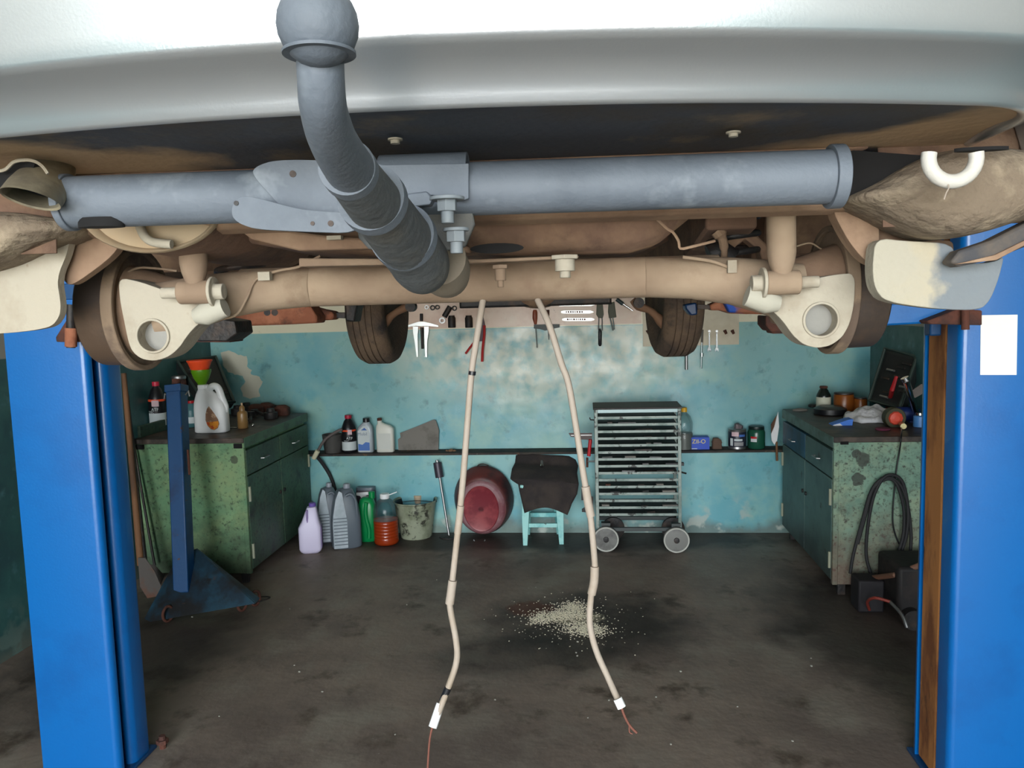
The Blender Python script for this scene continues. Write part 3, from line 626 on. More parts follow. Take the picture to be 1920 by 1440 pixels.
# ------------------------------------------------------------------ dangling brake cables
def cable(name, label, L, r, extra):
    t = thing(name, label, 'cable', K(*L[-1]))
    P_ = smoothpath([K(*q) for q in L], 5)
    MB().tube(P_, r, 10).out('sleeve', hosew, t, smooth=60)
    for a, b, rr, m_, nm in extra:
        MB().tube(smoothpath([K(*q) for q in (a if isinstance(a, list) else [a, b])], 3), rr, 10).out(nm, m_, t, smooth=60)
    return t
cable('brake_cable', 'dusty white cable hanging under the rear axle, left of two, black band near its end',
      [(906, 560, 1.36), (893, 640, 1.33), (884, 700, 1.33), (876, 800, 1.33), (868, 900, 1.33), (858, 1000, 1.33), (848, 1090, 1.33), (843, 1130, 1.33), (855, 1200, 1.32), (856, 1240, 1.31), (840, 1290, 1.30), (812, 1362, 1.28)], .0055,
      [([(864, 948, 1.328), (858, 1000, 1.328)], None, .0064, hosew, 'tape_joint'), ([(849, 1088, 1.328), (843, 1132, 1.328)], None, .0078, hosew, 'tape_joint'),
       ([(886, 696, 1.328), (885, 703, 1.328)], None, .0062, blackp, 'dark_spot'), ([(840, 1290, 1.298), (830, 1314, 1.298)], None, .0064, blackp, 'black_band'),
       ([(826, 1320, 1.295), (811, 1364, 1.278)], None, .0075, white, 'end_sleeve'), ([(811, 1362, 1.28), (806, 1384, 1.28), (803, 1420, 1.28), (801, 1460, 1.28)], None, .0018, copper, 'cable_core')])
cable('brake_cable', 'dusty white cable hanging under the rear axle, right of two, frayed brown end',
      [(1008, 562, 1.36), (1030, 610, 1.33), (1052, 680, 1.33), (1066, 720, 1.33), (1080, 800, 1.33), (1094, 890, 1.33), (1106, 960, 1.33), (1114, 1040, 1.33), (1115, 1080, 1.33), (1108, 1120, 1.33), (1106, 1170, 1.33), (1118, 1220, 1.32), (1140, 1270, 1.31), (1165, 1326, 1.28)], .0055,
      [([(1098, 912, 1.328), (1103, 944, 1.328), (1108, 968, 1.328)], None, .0075, hosew, 'tape_joint'), ([(1115, 1062, 1.328), (1114, 1090, 1.328), (1109, 1114, 1.328)], None, .0076, hosew, 'tape_joint'),
       ([(1158, 1310, 1.285), (1166, 1327, 1.28)], None, .0078, white, 'end_sleeve'), ([(1165, 1326, 1.28), (1172, 1345, 1.28), (1182, 1362, 1.28), (1194, 1374, 1.28)], None, .0022, copper, 'cable_core'), ([(1180, 1358, 1.28), (1180, 1372, 1.28), (1186, 1376, 1.28)], None, .0012, copper, 'frayed_wire')])

# ------------------------------------------------------------------ two-post lift
def post(name, label, x0, x1, y0, y1, inner, mat_in):
    """C-section post; inner = +1 when the open side faces +x"""
    t = thing(name, label, 'lift post', ((x0+x1)/2, (y0+y1)/2, 0))
    o, i = (x0, x1) if inner > 0 else (x1, x0); d = inner; r = .022; lf, lr = (.03, .115) if inner > 0 else (.085, .03)
    pl = [(o, y0), (i-d*r, y0)] + [(i-d*r + d*r*math.sin(a), y0+r-r*math.cos(a)) for a in [PI/2*k/4 for k in range(1, 5)]]
    pl += [(i, y0+lf), (i-d*.008, y0+lf), (i-d*.008, y0+.03), (i-d*.03, y0+.010), (o+d*.01, y0+.010), (o+d*.01, y1-.010), (i-d*.04, y1-.010), (i-d*.04, y1-lr+.004)] + ([(i-d*.03+d*.03*math.sin(a), y1-lr+.03-.03*math.cos(a)) for a in [PI/2*k/5 for k in range(0, 6)]] if lr > .08 else [(i, y1-lr)])
    pl += [(i-d*r + d*r*math.sin(a), y1-r-r*math.cos(a)) for a in [PI/2 + PI/2*k/4 for k in range(0, 5)]]
    pl += [(o, y1)]
    mb = MB(); mb.prism([Vector((x, y, .0)) for x, y in pl], Z, 3.15)
    col = mb.out('column', blue, t, smooth=50)
    MB().span((min(o-d*.02, i+d*.01), y0-.005, 0), (max(o-d*.02, i+d*.01), y1+.02, .012)).out('base_plate', blued, t, bevel=.003)
    return t, col
pL, colL = post('lift_post', 'blue steel lift post on the left side of the photo, glossy rounded edge', -1.95, -1.665, 2.50, 2.705, 1, None)
pR, colR = post('lift_post', 'blue steel lift post on the right with a white sheet taped to it', 1.13, 1.375, 2.54, 2.82, -1, None)
# inner mast of the right post (rusty), black boxes added for the shade inside both posts
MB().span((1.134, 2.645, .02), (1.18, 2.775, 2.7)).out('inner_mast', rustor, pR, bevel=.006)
MB().span((1.22, 2.62, .02), (1.31, 2.73, 2.7)).out('dark_filler', black, pR, bevel=.01)
MB().span((-1.87, 2.57, .02), (-1.72, 2.66, 2.7)).out('dark_filler', black, pL, bevel=.01)
MB().tube([Vector((-1.63, 2.72, 0)), Vector((-1.63, 2.72, .05))], .012, 8).bolt(Vector((-1.63, 2.72, .02)), Vector((-1.63, 2.72, .035)), .022).out('anchor_bolt', rustd, pL)
# white sheet
a, b, c_, d_ = [on(x, y, 1, 2.5385) for x, y in ((1839, 591), (1908, 590), (1906, 703), (1838, 703))]
tag(MB().prism([a, b, c_, d_], Y, .001).out('paper_sheet', whitep), 'blank white paper sheet stuck on the right blue lift post', 'paper')
# arms
def arm(parent, name, p0, p1, w0, w1, h, mat, bev=.004):
    p0, p1 = Vector(p0), Vector(p1); d = (p1-p0).normalized(); n = Vector((-d.y, d.x, 0)).normalized()
    rg = lambda c, wd, hh: [c+n*wd-Z*hh, c+n*wd+Z*hh, c-n*wd+Z*hh, c-n*wd-Z*hh]
    return MB().rings([rg(p0, w0/2, h/2), rg(p1, w1/2, h/2*.85)]).out(name, mat, parent, bevel=bev)
# carriages inside the posts
MB().span((-1.75, 2.555, 1.50), (-1.64, 2.593, 2.2)).out('carriage', blued, pL, bevel=.006)
MB().span((1.10, 2.68, 1.50), (1.137, 2.73, 2.2)).out('carriage', blued, pR, bevel=.006)
# left rear arm: rusty foot plate, screw pad, blue clamp, far pad
yv = 2.45
aL = MB().prism([on(x, y, 1, yv) for x, y in ((104, 632), (130, 590), (182, 585), (260, 610), (430, 622), (432, 642), (105, 641))], Y, .10).out('rear_arm', rustd, pL, bevel=.004)
c = on(133, 600, 1, 2.46)
MB().cyl(on(133, 652, 1, yv-.03), on(133, 560, 1, yv-.03), .0135, seg=14).out('pad_screw', darkm, aL)
MB().cyl(on(133, 650, 1, yv-.03), on(133, 615, 1, yv-.03), .018, seg=14).out('screw_tip', rust, aL)
MB().prism([on(x, y, 1, yv-.05) for x, y in ((118, 562), (150, 562), (150, 572), (118, 570))], Y, .07).out('blue_clamp', blue, aL)
MB().prism([on(x, y, 1, yv-.045) for x, y in ((116, 532), (146, 530), (148, 562), (118, 562))], Y, .06).out('pad_fork', blued, aL, bevel=.003)
MB().prism([on(x, y, 1, 2.3) for x, y in ((372, 612), (392, 594), (440, 602), (444, 626), (424, 640), (370, 640))], Y, .12).out('rubber_pad', darkm, aL, bevel=.004)
# left front arm
pa, pb, pc = on(380, 592, 1, 2.95), on(600, 592, 1, 3.25), on(655, 590, 1, 3.35)
aF = MB().prism([on(x, y, 1, 3.05) for x, y in ((382, 584), (420, 578), (520, 572), (562, 566), (580, 572), (594, 594), (594, 606), (530, 609), (470, 611), (380, 614))], Y, .11).out('front_arm', rust, pL, bevel=.008)
MB().prism([on(x, y, 1, 3.16) for x, y in ((560, 568), (600, 580), (622, 584), (627, 592), (622, 600), (560, 604))], Y, .09).out('arm_extension', rust, aF, bevel=.008)
MB().prism([on(x, y, 1, 3.2) for x, y in ((620, 586), (648, 586), (648, 597), (620, 596))], Y, .05).out('arm_tip', darkm, aF, bevel=.004)
MB().prism([on(x, y, 1, 3.2) for x, y in ((646, 566), (672, 566), (668, 580), (664, 604), (648, 602))], Y, .10).out('rubber_pad', darkm, aF, bevel=.006)
for px in (501, 515):
    MB().cyl(on(px, 586, 1, 3.045), on(px, 586, 1, 3.055), .013, seg=14).out('pin', darkm, aF)
MB().prism([on(x, y, 1, 2.84) for x, y in ((120, 560), (400, 572), (400, 612), (120, 600))], Y, .08).out('front_arm_root', rust, pL, bevel=.008)
# right front arm
aG = MB().prism([on(x, y, 1, 3.15) for x, y in ((1330, 572), (1352, 562), (1400, 562), (1460, 566), (1700, 570), (1760, 570), (1760, 600), (1500, 590), (1400, 589), (1372, 588), (1352, 582), (1334, 582))], Y, .1).out('front_arm', rust, pR, bevel=.008)
MB().prism([on(x, y, 1, 3.10) for x, y in ((1358, 566), (1372, 560), (1470, 564), (1470, 585), (1400, 588), (1368, 586))], Y, .06).out('arm_sleeve', M('rust and blue paint', s(140, 84, 60), .7, layers=[(s(30, 76, 170), 9, .5, .56, 2)]), aG, bevel=.006)
MB().prism([on(x, y, 1, 3.14) for x, y in ((1284, 571), (1306, 567), (1308, 590), (1296, 592), (1286, 580))], Y, .09).out('blue_pad', blued, aG, bevel=.006)
MB().prism([on(x, y, 1, 3.16) for x, y in ((1306, 570), (1334, 572), (1334, 580), (1306, 580))], Y, .05).out('arm_tip', darkm, aG, bevel=.004)
# right rear arm
aH = MB().prism([on(x, y, 1, 2.5) for x, y in ((1560, 580), (1640, 572), (1700, 566), (1820, 580), (1820, 604), (1745, 606), (1640, 612), (1560, 610))], Y, .10).out('rear_arm', blue, pR, bevel=.006)
MB().prism([on(x, y, 1, 2.44) for x, y in ((1738, 602), (1770, 590), (1800, 578), (1842, 582), (1842, 610), (1744, 608))], Y, .14).out('foot_plate', rustd, aH, bevel=.004)
MB().cyl(on(1810, 618, 1, 2.42), on(1810, 580, 1, 2.42), .011, seg=12).out('pad_screw', rustd, aH)
MB().prism([on(x, y, 1, 2.4) for x, y in ((1436, 592), (1470, 594), (1500, 604), (1490, 624), (1446, 622), (1436, 610))], Y, .12).out('rubber_pad', rustd, aH, bevel=.004)
MB().prism([on(x, y, 1, 2.42) for x, y in ((1446, 612), (1600, 600), (1600, 622), (1448, 626))], Y, .08).out('arm_tip', rustd, aH, bevel=.004)

# ------------------------------------------------------------------ steel cabinets with cluttered tops
def grime(col, h, amt):
    def f(t, co):
        z = mathn(t, 'ADD', axis(t, co, 2), mathn(t, 'MULTIPLY', mathn(t, 'SUBTRACT', noise(t, co, 9, 7, 4), .5), 1.1*h))
        return mathn(t, 'MULTIPLY', ramp(t, z, h, h*.2), amt)
    return f
blend_after(cabg, s(48, 54, 40), grime(0, .5, .8)); blend_after(cabr, s(104, 64, 54), grime(0, .55, .75))
def splat(cx, cz, r, w_):
    def f(t, co):
        dx = mathn(t, 'DIVIDE', mathn(t, 'SUBTRACT', axis(t, co, 0), cx), r); dz = mathn(t, 'DIVIDE', mathn(t, 'SUBTRACT', axis(t, co, 2), cz), r)
        d = mathn(t, 'ADD', mathn(t, 'ADD', mathn(t, 'MULTIPLY', dx, dx), mathn(t, 'MULTIPLY', dz, dz)), mathn(t, 'MULTIPLY', mathn(t, 'SUBTRACT', noise(t, co, 26, 6, w_), .5), 3.2))
        return mathn(t, 'MULTIPLY', ramp(t, d, 1.0, .7), .8)
    return f
for q in ((-.165, .765, .045, 1), (-.185, .655, .034, 2), (-.20, .79, .025, 5)): blend_after(cabr, s(46, 42, 38), splat(*q))
blend_after(cabg, s(56, 60, 48), splat(.285, .77, .026, 3))
blend_after(cabd, s(44, 52, 44), grime(0, .3, .6)); blend_after(cabrd, s(50, 46, 44), grime(0, .34, .7))
def cabinet(label, x0, x1, y0, y1, zt, face, m_end, m_door, m_dr, dn):
    """face=+1: doors look to +x (cabinet on the left wall); -1: to -x"""
    t = thing('steel_cabinet', label, 'cabinet', ((x0+x1)/2, (y0+y1)/2, 0))
    xf = x1 if face > 0 else x0; xi = xf-face*.025
    mb = MB(); mb.span((min(xi, x0 if face > 0 else x1), y0, .07), (max(xi, x0 if face > 0 else x1), y1, zt-.03)); mb.out('body', m_end, t, bevel=.004)
    for yy in (y0+.04, y1-.06):
        for xx in (x0+.04, x1-.08): MB().span((xx, yy, 0), (xx+.04, yy+.03, .075)).out('foot', darkm, t)
    MB().span((x0-.005 if face < 0 else x0, y0-.008, zt-.03), (x1+.005 if face > 0 else x1, y1, zt)).out('worktop', greasy, t, bevel=.003)
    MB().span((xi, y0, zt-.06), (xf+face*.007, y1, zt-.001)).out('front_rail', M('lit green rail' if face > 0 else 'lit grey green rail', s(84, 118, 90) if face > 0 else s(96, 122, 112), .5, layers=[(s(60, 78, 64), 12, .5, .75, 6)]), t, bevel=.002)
    MB().span((xi, y0-.004, .07), (xf+face*.002, y0+.022, zt-.032)).out('corner_strip', m_end, t, bevel=.002)
    ym = (y0+y1)/2; zd = zt-.08
    for k, (ya, yb) in enumerate(((y0+.026, ym-.006), (ym+.006, y1-.01))):
        dm = m_dr[k]
        dr_ = MB().span((xi, ya, zd-.15), (xf+face*.004, yb, zd)).out('drawer', dm, t, bevel=.003)
        yc = (ya+yb)/2
        MB().tube([(xf+face*.004, yc-.05, zd-.085), (xf+face*.022, yc-.045, zd-.085), (xf+face*.022, yc+.045, zd-.085), (xf+face*.004, yc+.05, zd-.085)], .004, 8).out('handle', steel, dr_)
        do = MB().span((xi, ya, .09), (xf+face*.004, yb, zd-.158)).out('door', m_door, t, bevel=.003)
        yh = ya+.012 if k == 0 else yb-.012
        for zh in (.20, .55): MB().cyl((xf+face*.008, yh-.006, zh-.045), (xf+face*.008, yh-.006, zh+.045), .008, seg=10).out('hinge', M('pale hinge', s(160, 162, 140), .6), do)
        yk = yb-.03 if k == 0 else ya+.03
        MB().cyl((xf, yk, .45), (xf+face*.012, yk, .45), .012, seg=14).out('lock', darkm, do)
    return t
c1 = cabinet('light green steel cabinet against the left wall, jugs and tools on top', -2.73, -2.035, 4.465, 5.54, .895, 1, cabg, cabd, (cabd, cabd), 0)
c2 = cabinet('pale grey-green steel cabinet on the right wall with a rag and cables on top', 1.305, 1.93, 4.34, 5.46, .885, -1, cabr, cabrd, (cabrd, cabblue), 0)
MB().span((-2.72, 4.52, .895), (-2.70, 5.4, .965)).out('back_board', cabd, c1, bevel=.002)
for xx in (-2.70, -2.09): MB().span((xx, 4.452, .835), (xx+.05, 4.466, .862)).out('worktop_slot', black, c1)
MB().span((1.335, 4.328, .845), (1.375, 4.341, .862)).out('worktop_slot', black, c2)

def mpp(P): return (P-CAM).dot(FW)/FPX
ZT1, ZT2 = .896, .886

def round_bottle(name, label, cat, base, h, r, mbody, mcap, bands=(), group=None, capr=.42, shoulder=.62, body_prof=None):
    t = thing(name, label, cat, base, 0, group); b = Vector(base)
    prof = body_prof or [(r*.92, 0), (r, h*.02), (r, h*shoulder), (r*.93, h*(shoulder+.06)), (r*.62, h*.84), (r*capr*.8, h*.9), (r*capr*.8, h*.93)]
    MB().lathe(prof, b).out('bottle_body', mbody, t, bevel=0, smooth=50)
    MB().lathe([(r*capr, h*.91), (r*capr*1.02, h*.92), (r*capr, h*.995), (r*capr*.9, h)], b).out('cap', mcap, t)
    for z0, z1, mm, nm in bands:
        MB().lathe([(r*1.01, h*z0), (r*1.012, h*z0+.0005), (r*1.012, h*z1-.0005), (r*1.01, h*z1)], b, cap=False).out(nm, mm, t)
    return t

# --- left cabinet top
P = G(298, 806, ZT1); k = mpp(P)
t = round_bottle('oil_bottle', 'black oil bottle with red cap and grey label on the left green cabinet', 'bottle', P, 91*k, 15*k, blackp, M('red cap', s(196, 40, 66), .4), ((.60, .645, M('orange band', s(250, 90, 50), .5), 'orange_band'), (.10, .36, labelw, 'pale_label')))
MB().prism([P+Vector((x*k, -15.6*k, z*k)) for x, z in ((-2, 46), (12, 46), (12, 57), (-2, 57))], Y, .001).out('logo_patch', M('pinkish label', s(222, 190, 196), .6), t)
MB().text('ATF', P+Vector((4*k, -15.8*k, 40*k)), X, Z, 8*k).text('TEC', P+Vector((-3*k, -15.8*k, 35*k)), X, Z, 6*k).out('lettering', labelw, t, smooth=0)
P = G(324, 800, ZT1) + Vector((0, .12, 0)); k = mpp(P)
t = thing('tin_can', 'brown can with a steel ring top standing behind the blue jack stand mast', 'can', P)
MB().lathe([(13*k, 0), (13*k, 78*k), (12*k, 84*k)], P).out('can_body', rustd, t)
MB().lathe([(11*k, 84*k), (13*k, 85*k), (13*k, 90*k), (10*k, 91*k)], P).out('steel_lid', steel, t)
P = G(361, 800, ZT1); k = mpp(P)
t = round_bottle('small_bottle', 'small teal bottle with red cap beside the white funnel jug', 'bottle', P, 49*k, 13*k, tealp, redp, ((.16, .40, labelw, 'pale_label'),), capr=.5)
# white jug and funnel
P = G(399, 810, ZT1); k = mpp(P)
t = thing('white_jug', 'white plastic jug with orange drop-shaped label, funnel standing in its neck', 'jug', P)
S_ = [(0, 0, 0, 28, 14, 4), (2, 0, 0, 31, 16, 4), (45, 0, 0, 31, 17, 3.4), (56, -1.5, 0, 29, 16, 3), (64, -4, 0, 25, 14, 2.6), (72, -8, 0, 19, 12, 2.2), (80, -11, 0, 12, 10, 2), (84, -13, 0, 9, 9, 2)]
MB().loft([(a*k, b*k, c_*k, d_*k, e*k, f) for a, b, c_, d_, e, f in S_], 32, P).out('jug_body', white, t, smooth=60)
MB().tube(smoothpath([P+Vector((x*k, 0, z*k)) for x, z in ((-6, 72), (2, 84), (11, 86), (17, 80), (22, 64), (27, 48), (26, 38))], 5), 6.5*k, 12).out('handle', white, t, smooth=60)
MB().lathe([(9*k, 82*k), (10*k, 83*k), (10*k, 89*k), (8*k, 90*k)], P+Vector((-13*k, 0, 0)), cap=True).out('neck_ring', white, t)
dpts = [(4, 51), (9, 44), (15, 35), (20, 26), (22, 18), (19, 10), (12, 6), (5, 8), (-1, 15), (-4, 25), (-3, 37), (0, 46)]
MB().prism([P+Vector((x*k, -17.3*k, z*k)) for x, z in dpts], Y, .0015).out('drop_label', M('brown label', s(150, 110, 84), .5, layers=[(s(196, 160, 130), 30, .5, .6, 3)]), t)
MB().prism([P+Vector((x*k, -17.7*k, z*k)) for x, z in ((-2.5, 21), (20.5, 23), (21, 18), (18, 11), (12, 7.5), (6, 9), (0, 15))], Y, .0005).out('orange_label', M('orange label', s(236, 150, 40), .5, layers=[(s(206, 80, 30), 40, .52, .6, 3)]), t)
F_ = P+Vector((-15*k, 0, 86*k))
t = thing('funnel', 'green plastic funnel nested under an orange one in the white jug neck', 'funnel', F_)
MB().lathe([(5*k, -14*k), (5*k, 0), (7*k, 4*k), (14*k, 16*k), (18*k, 28*k), (18*k, 32*k), (17*k, 32*k), (12*k, 15*k), (4*k, 0), (4*k, -14*k)], F_).out('green_cone', greent, t, smooth=60)
F2 = F_ + Vector((-2*k, 0, 0))
t = thing('funnel', 'orange plastic funnel sitting inside the green funnel', 'funnel', F2+Vector((0, 0, 24*k)))
MB().lathe([(5*k, 8*k), (15*k, 29*k), (21*k, 45*k), (23*k, 48*k), (23*k, 49.5*k), (21*k, 49*k), (13*k, 29*k), (4*k, 8*k)], F2).out('orange_cone', orangep, t, smooth=60)
# opened socket case leaning in the corner
def socket_case(label, pts, y0, lean, metal_bits):
    pts3 = [on(x, y, 1, yy) for (x, y), yy in zip(pts, lean)]
    t = thing('tool_case', label, 'tool case', (pts3[0]+pts3[1])/2)
    c = sum(pts3, Vector())/4; n = (pts3[1]-pts3[0]).cross(pts3[3]-pts3[0]).normalized()
    if n.y < 0: n = -n
    MB().prism(pts3, n, .05).out('case_shell', M('dark green black case', s(30, 36, 36), .5, bump=.2), t, bevel=.008)
    ins = [c+(p-c)*.84 - n*.001 for p in pts3]
    MB().prism(ins, n, .004).out('tray', M('case tray', s(20, 24, 26), .6), t)
    MB().tube([c+(p-c)*.97-n*.006 for p in pts3], .011, 8, closed=True).out('rim', M('case rim', s(52, 66, 60), .5), t)
    u = (pts3[1]-pts3[0]); v = pts3[3]-pts3[0]
    for i in range(metal_bits):
        p = pts3[0] + u*random.uniform(.14, .86) + v*(.14+.72*i/metal_bits); q = p + u.normalized()*random.uniform(.03, .07)
        MB().cyl(p-n*.006, q-n*.006, .007, seg=10).out('socket', darkm if i % 3 else steel, t)
    return t
socket_case('open dark socket case leaning in the left corner behind the funnel', [(384, 760), (440, 756), (404, 668), (331, 678)], 0, [5.0, 5.25, 5.5, 5.2], 10)
# little dropper bottle
P = G(456, 803, ZT1); k = mpp(P)
round_bottle('dropper_bottle', 'small brown bottle with a pointed tip beside the white jug', 'bottle', P, 48*k, 9.5*k, M('brown oil plastic', s(136, 104, 62), .35), M('beige tip', s(190, 156, 120), .4),
             body_prof=[(8.5*k, 0), (9.5*k, 1*k), (9.5*k, 28*k), (8.5*k, 31*k), (5*k, 33*k), (5*k, 40*k), (2.5*k, 43*k)], capr=.18)
# tool jumble: individual irregular tools
random.seed(5)
for i, (px, py, kind) in enumerate(((470, 782, 'w'), (480, 768, 'b'), (492, 776, 'w'), (500, 765, 'b'), (508, 777, 'h'), (520, 762, 'w'), (528, 770, 'b'), (462, 765, 'h'), (486, 758, 'h'), (538, 762, 'w'), (446, 770, 'h'))):
    P = G(px, py+8, ZT1); a = random.uniform(0, PI); d = Vector((math.cos(a), math.sin(a), 0))
    if kind == 'w':
        o = MB().tube([P-d*.10+Z*.012, P+d*.10+Z*(.045 if i % 3 else .02)], .012, 8).cyl(P+d*.10+Z*.012, P+d*.10+Z*.055, .026, seg=14).out('wrench', rustd if i % 2 else darkm); tag(o, 'rusty wrench in the heap on the left cabinet, ' + {470: 'right beside the dropper bottle', 492: 'at the front of the heap', 520: 'in the back half of the heap', 538: 'nearest the chrome sockets'}[px], 'wrench', 'rusty wrenches heaped on the left cabinet')
    elif kind == 'b':
        o = MB().loft([(0, 0, 0, .055, .045, 5), (.05, 0, 0, .056, .046, 5), (.07, .005, 0, .03, .03, 2)], 20, P, rot=a).out('machine_part', rustd); tag(o, 'rusty brown machine part in the left cabinet heap, ' + {480: 'nearest the dropper bottle', 500: 'in the middle of the heap', 528: 'next to the small blue clip'}[px], 'car part', 'rusty parts heaped on the left cabinet')
    else:
        o = MB().lathe([(.045, 0), (.047, .004), (.047, .045), (.03, .05), (.026, .07), (.014, .072)], P, 20).out('bearing_hub', darkm); tag(o, 'dark greasy hub in the left cabinet heap, ' + {508: 'closest to the blue clip', 462: 'right behind the dropper bottle', 486: 'at the back edge of the heap', 446: 'between white jug and dropper bottle'}[px], 'car part', 'greasy hubs heaped on the left cabinet')
for px, py, h in ((545, 768, 17), (553, 766, 12), (558, 765, 14)):
    P = G(px, py, ZT1); k = mpp(P)
    o = MB().lathe([(3.2*k, 0), (3.2*k, h*.55*k), (2.4*k, h*.6*k), (2.4*k, h*k)], P, 14).out('socket', chrome); tag(o, {545: 'tallest chrome socket at the back corner of the left cabinet top', 553: 'shortest chrome socket, middle of three on the left cabinet', 558: 'chrome socket nearest the wall on the left cabinet top'}[px], 'socket', 'chrome sockets on the left cabinet')
P = G(526, 779, ZT1); o = MB().box(P+Z*.012, (.045, .03, .022)).out('blue_clip', bluet, bevel=.004); tag(o, 'small blue plastic piece on the left cabinet edge', 'clip')
P = G(439, 803, ZT1); o = MB().cyl(P+Z*.004+X*-.03, P+Z*.004+X*.02, .004, seg=8).out('steel_pin', chrome); tag(o, 'thin shiny pin lying between white jug and brown bottle', 'pin')
P = G(474, 800, ZT1); o = MB().ball(P+Z*.009, .009, seg=14).out('steel_ball', chrome); tag(o, 'tiny shiny steel ball beside the brown bottle', 'ball')

# --- jack stand before the left cabinet
def fy(px, py, y_): return on(px, py, 1, y_)
t = thing('jack_stand', 'blue steel stand with a tall square mast and triangular foot before the green cabinet', 'stand', G(380, 1140))
y_ = 4.02
a, b = fy(331, 726, y_+.25), fy(346, 1110, y_)
d = (a-b).normalized(); wv = d.cross(Y).normalized(); ux = Y.cross(d)
hw = .043
ux = (X - d*X.dot(d)).normalized(); uy = d.cross(ux)
rg = lambda c, q: [c+ux*q+uy*q, c-ux*q+uy*q, c-ux*q-uy*q, c+ux*q-uy*q]
mast = MB().rings([rg(b, hw), rg(a, hw)]).out('mast', blued, t, bevel=.006)
MB().rings([rg(a-d*.03, hw+.005), rg(a+d*.012, hw+.005)]).out('mast_collar', blued, mast, bevel=.004)
MB().cyl(a+d*.005, a+d*.045, .024, seg=16).out('mast_plug', rustd, mast)
for sx_ in (-1, 1): MB().tube([a-d*.05+ux*sx_*.05, a-d*.03+ux*sx_*.07, a-d*.06+ux*sx_*.075], .005, 8).out('wing_pin', steel, mast)
MB().tube([a-d*.36+ux*.052, a-d*.50+ux*.056], .007, 8).out('side_latch', rustd, mast)
bd = M('dark blue grimy plate', s(28, 50, 66), .55, layers=[(s(40, 84, 104), 4, .5, .7, 5), (s(30, 30, 32), 7, .5, .7, 5), (s(84, 54, 44), 14, .66, .74, 4)], bump=.15)
foot = MB().prism([G(x, y, 0) if False else fy(x, y, yy) for x, y, yy in ((334, 1042, 4.14), (368, 1030, 4.14), (486, 1124, 4.06), (478, 1132, 4.0), (282, 1166, 3.86), (270, 1160, 3.9))], (0, 1, .2), .012).out('foot_plate', bd, t, bevel=.002)
MB().tube([G(326, 1165)+Z*.03, G(470, 1136)+Z*.03], .009, 10).out('rod', rust, foot)
for px, py in ((455, 1146), (316, 1166), (480, 1136)):
    c = G(px, py)+Z*.045; MB().tube([c+Vector((.012*math.cos(q), .03*math.cos(q), .04*math.sin(q))) for q in [2*PI*i/16 for i in range(16)]], .008, 8, closed=True).out('ring', rustd, foot, smooth=60)
MB().tube(smoothpath([G(478, 1136)+Z*.02, G(500, 1130)+Z*.02, G(506, 1124)+Z*.015, G(490, 1122)+Z*.01], 3), .004, 6).out('wire', darkm, foot)
# shovels behind the left post
t = thing('shovel', 'rusty shovel with wooden handle leaning behind the left blue post', 'shovel', G(290, 1120))
hA, hB = fy(232, 700, 4.2), fy(264, 1060, 4.05)
MB().tube([hA, hA*.5+hB*.5, hB], [.014, .016, .019], 12).out('handle', wood, t)
hC = fy(300, 1112, 3.98)
n_ = Vector((.25, -1, .1)).normalized()
MB().prism([fy(x, y, 4.03) for x, y in ((258, 1046), (272, 1046), (290, 1072), (302, 1100), (296, 1118), (276, 1122), (262, 1100))], Y, .006).out('blade', M('worn grey blade', s(84, 78, 74), .6, layers=[(s(98, 66, 52), 8, .5, .7, 5)], bump=.2), t, bevel=.002)
t = thing('shovel', 'second shovel behind the first, dark handle against the green cabinet end', 'shovel', G(296, 1094)+Vector((0, .05, 0)))
MB().tube([fy(236, 740, 4.36), fy(272, 1062, 4.22)], .016, 12).out('handle', darkm, t)
MB().prism([fy(x, y, 4.22) for x, y in ((268, 1056), (290, 1060), (308, 1080), (300, 1098), (280, 1096))], Y, .006).out('blade', M('worn grey blade', s(84, 78, 74), .6), t, bevel=.002)
o = MB().tube(smoothpath([fy(244, 790, 4.44), fy(262, 900, 4.42), fy(290, 1060, 4.40)], 3), .008, 8).out('dark_pipe', darkm); tag(o, 'thin dark pipe leaning against the end of the green cabinet', 'pipe')

# --- items on the back ledge
ZL = .589; YL = 5.625
def L0(px): P = on(px, 850, 1, YL); P.z = ZL; return P
P = L0(625); k = mpp(P)
t = thing('metal_can', 'small grey dented metal can at the left end of the ledge', 'can', P)
MB().lathe([(15.5*k, 0), (16*k, 1*k), (19*k, 33*k), (19.5*k, 34*k), (18.5*k, 34*k), (15*k, 3*k)], P).out('can_body', M('grey dirty tin', s(92, 90, 88), .5, .4, layers=[(s(64, 60, 60), 8, .5, .7, 5)], bump=.15), t)
P = L0(656); k = mpp(P)
t = round_bottle('oil_bottle', 'black oil bottle with red cap and orange band on the ledge', 'bottle', P, 70*k, 13.5*k, blackp, M('crimson cap', s(176, 30, 60), .4), ((.575, .62, M('orange band', s(250, 90, 50), .5), 'orange_band'), (.07, .30, labelw, 'pale_label')), capr=.48)
MB().prism([P+Vector((x*k, -13.9*k, z*k)) for x, z in ((2, 35), (10, 35), (10, 44), (2, 44))], Y, .001).out('logo_patch', M('pinkish label', s(222, 190, 196), .6), t)
MB().text('ATF', P+Vector((5*k, -14.2*k, 28*k)), X, Z, 7*k).text('TEC', P+Vector((-1*k, -14.2*k, 22*k)), X, Z, 5*k).out('lettering', labelw, t, smooth=0)
P = L0(687); k = mpp(P)
t = thing('oil_bottle', 'grey-silver oil bottle with blue and white label, second bottle on the ledge', 'bottle', P)
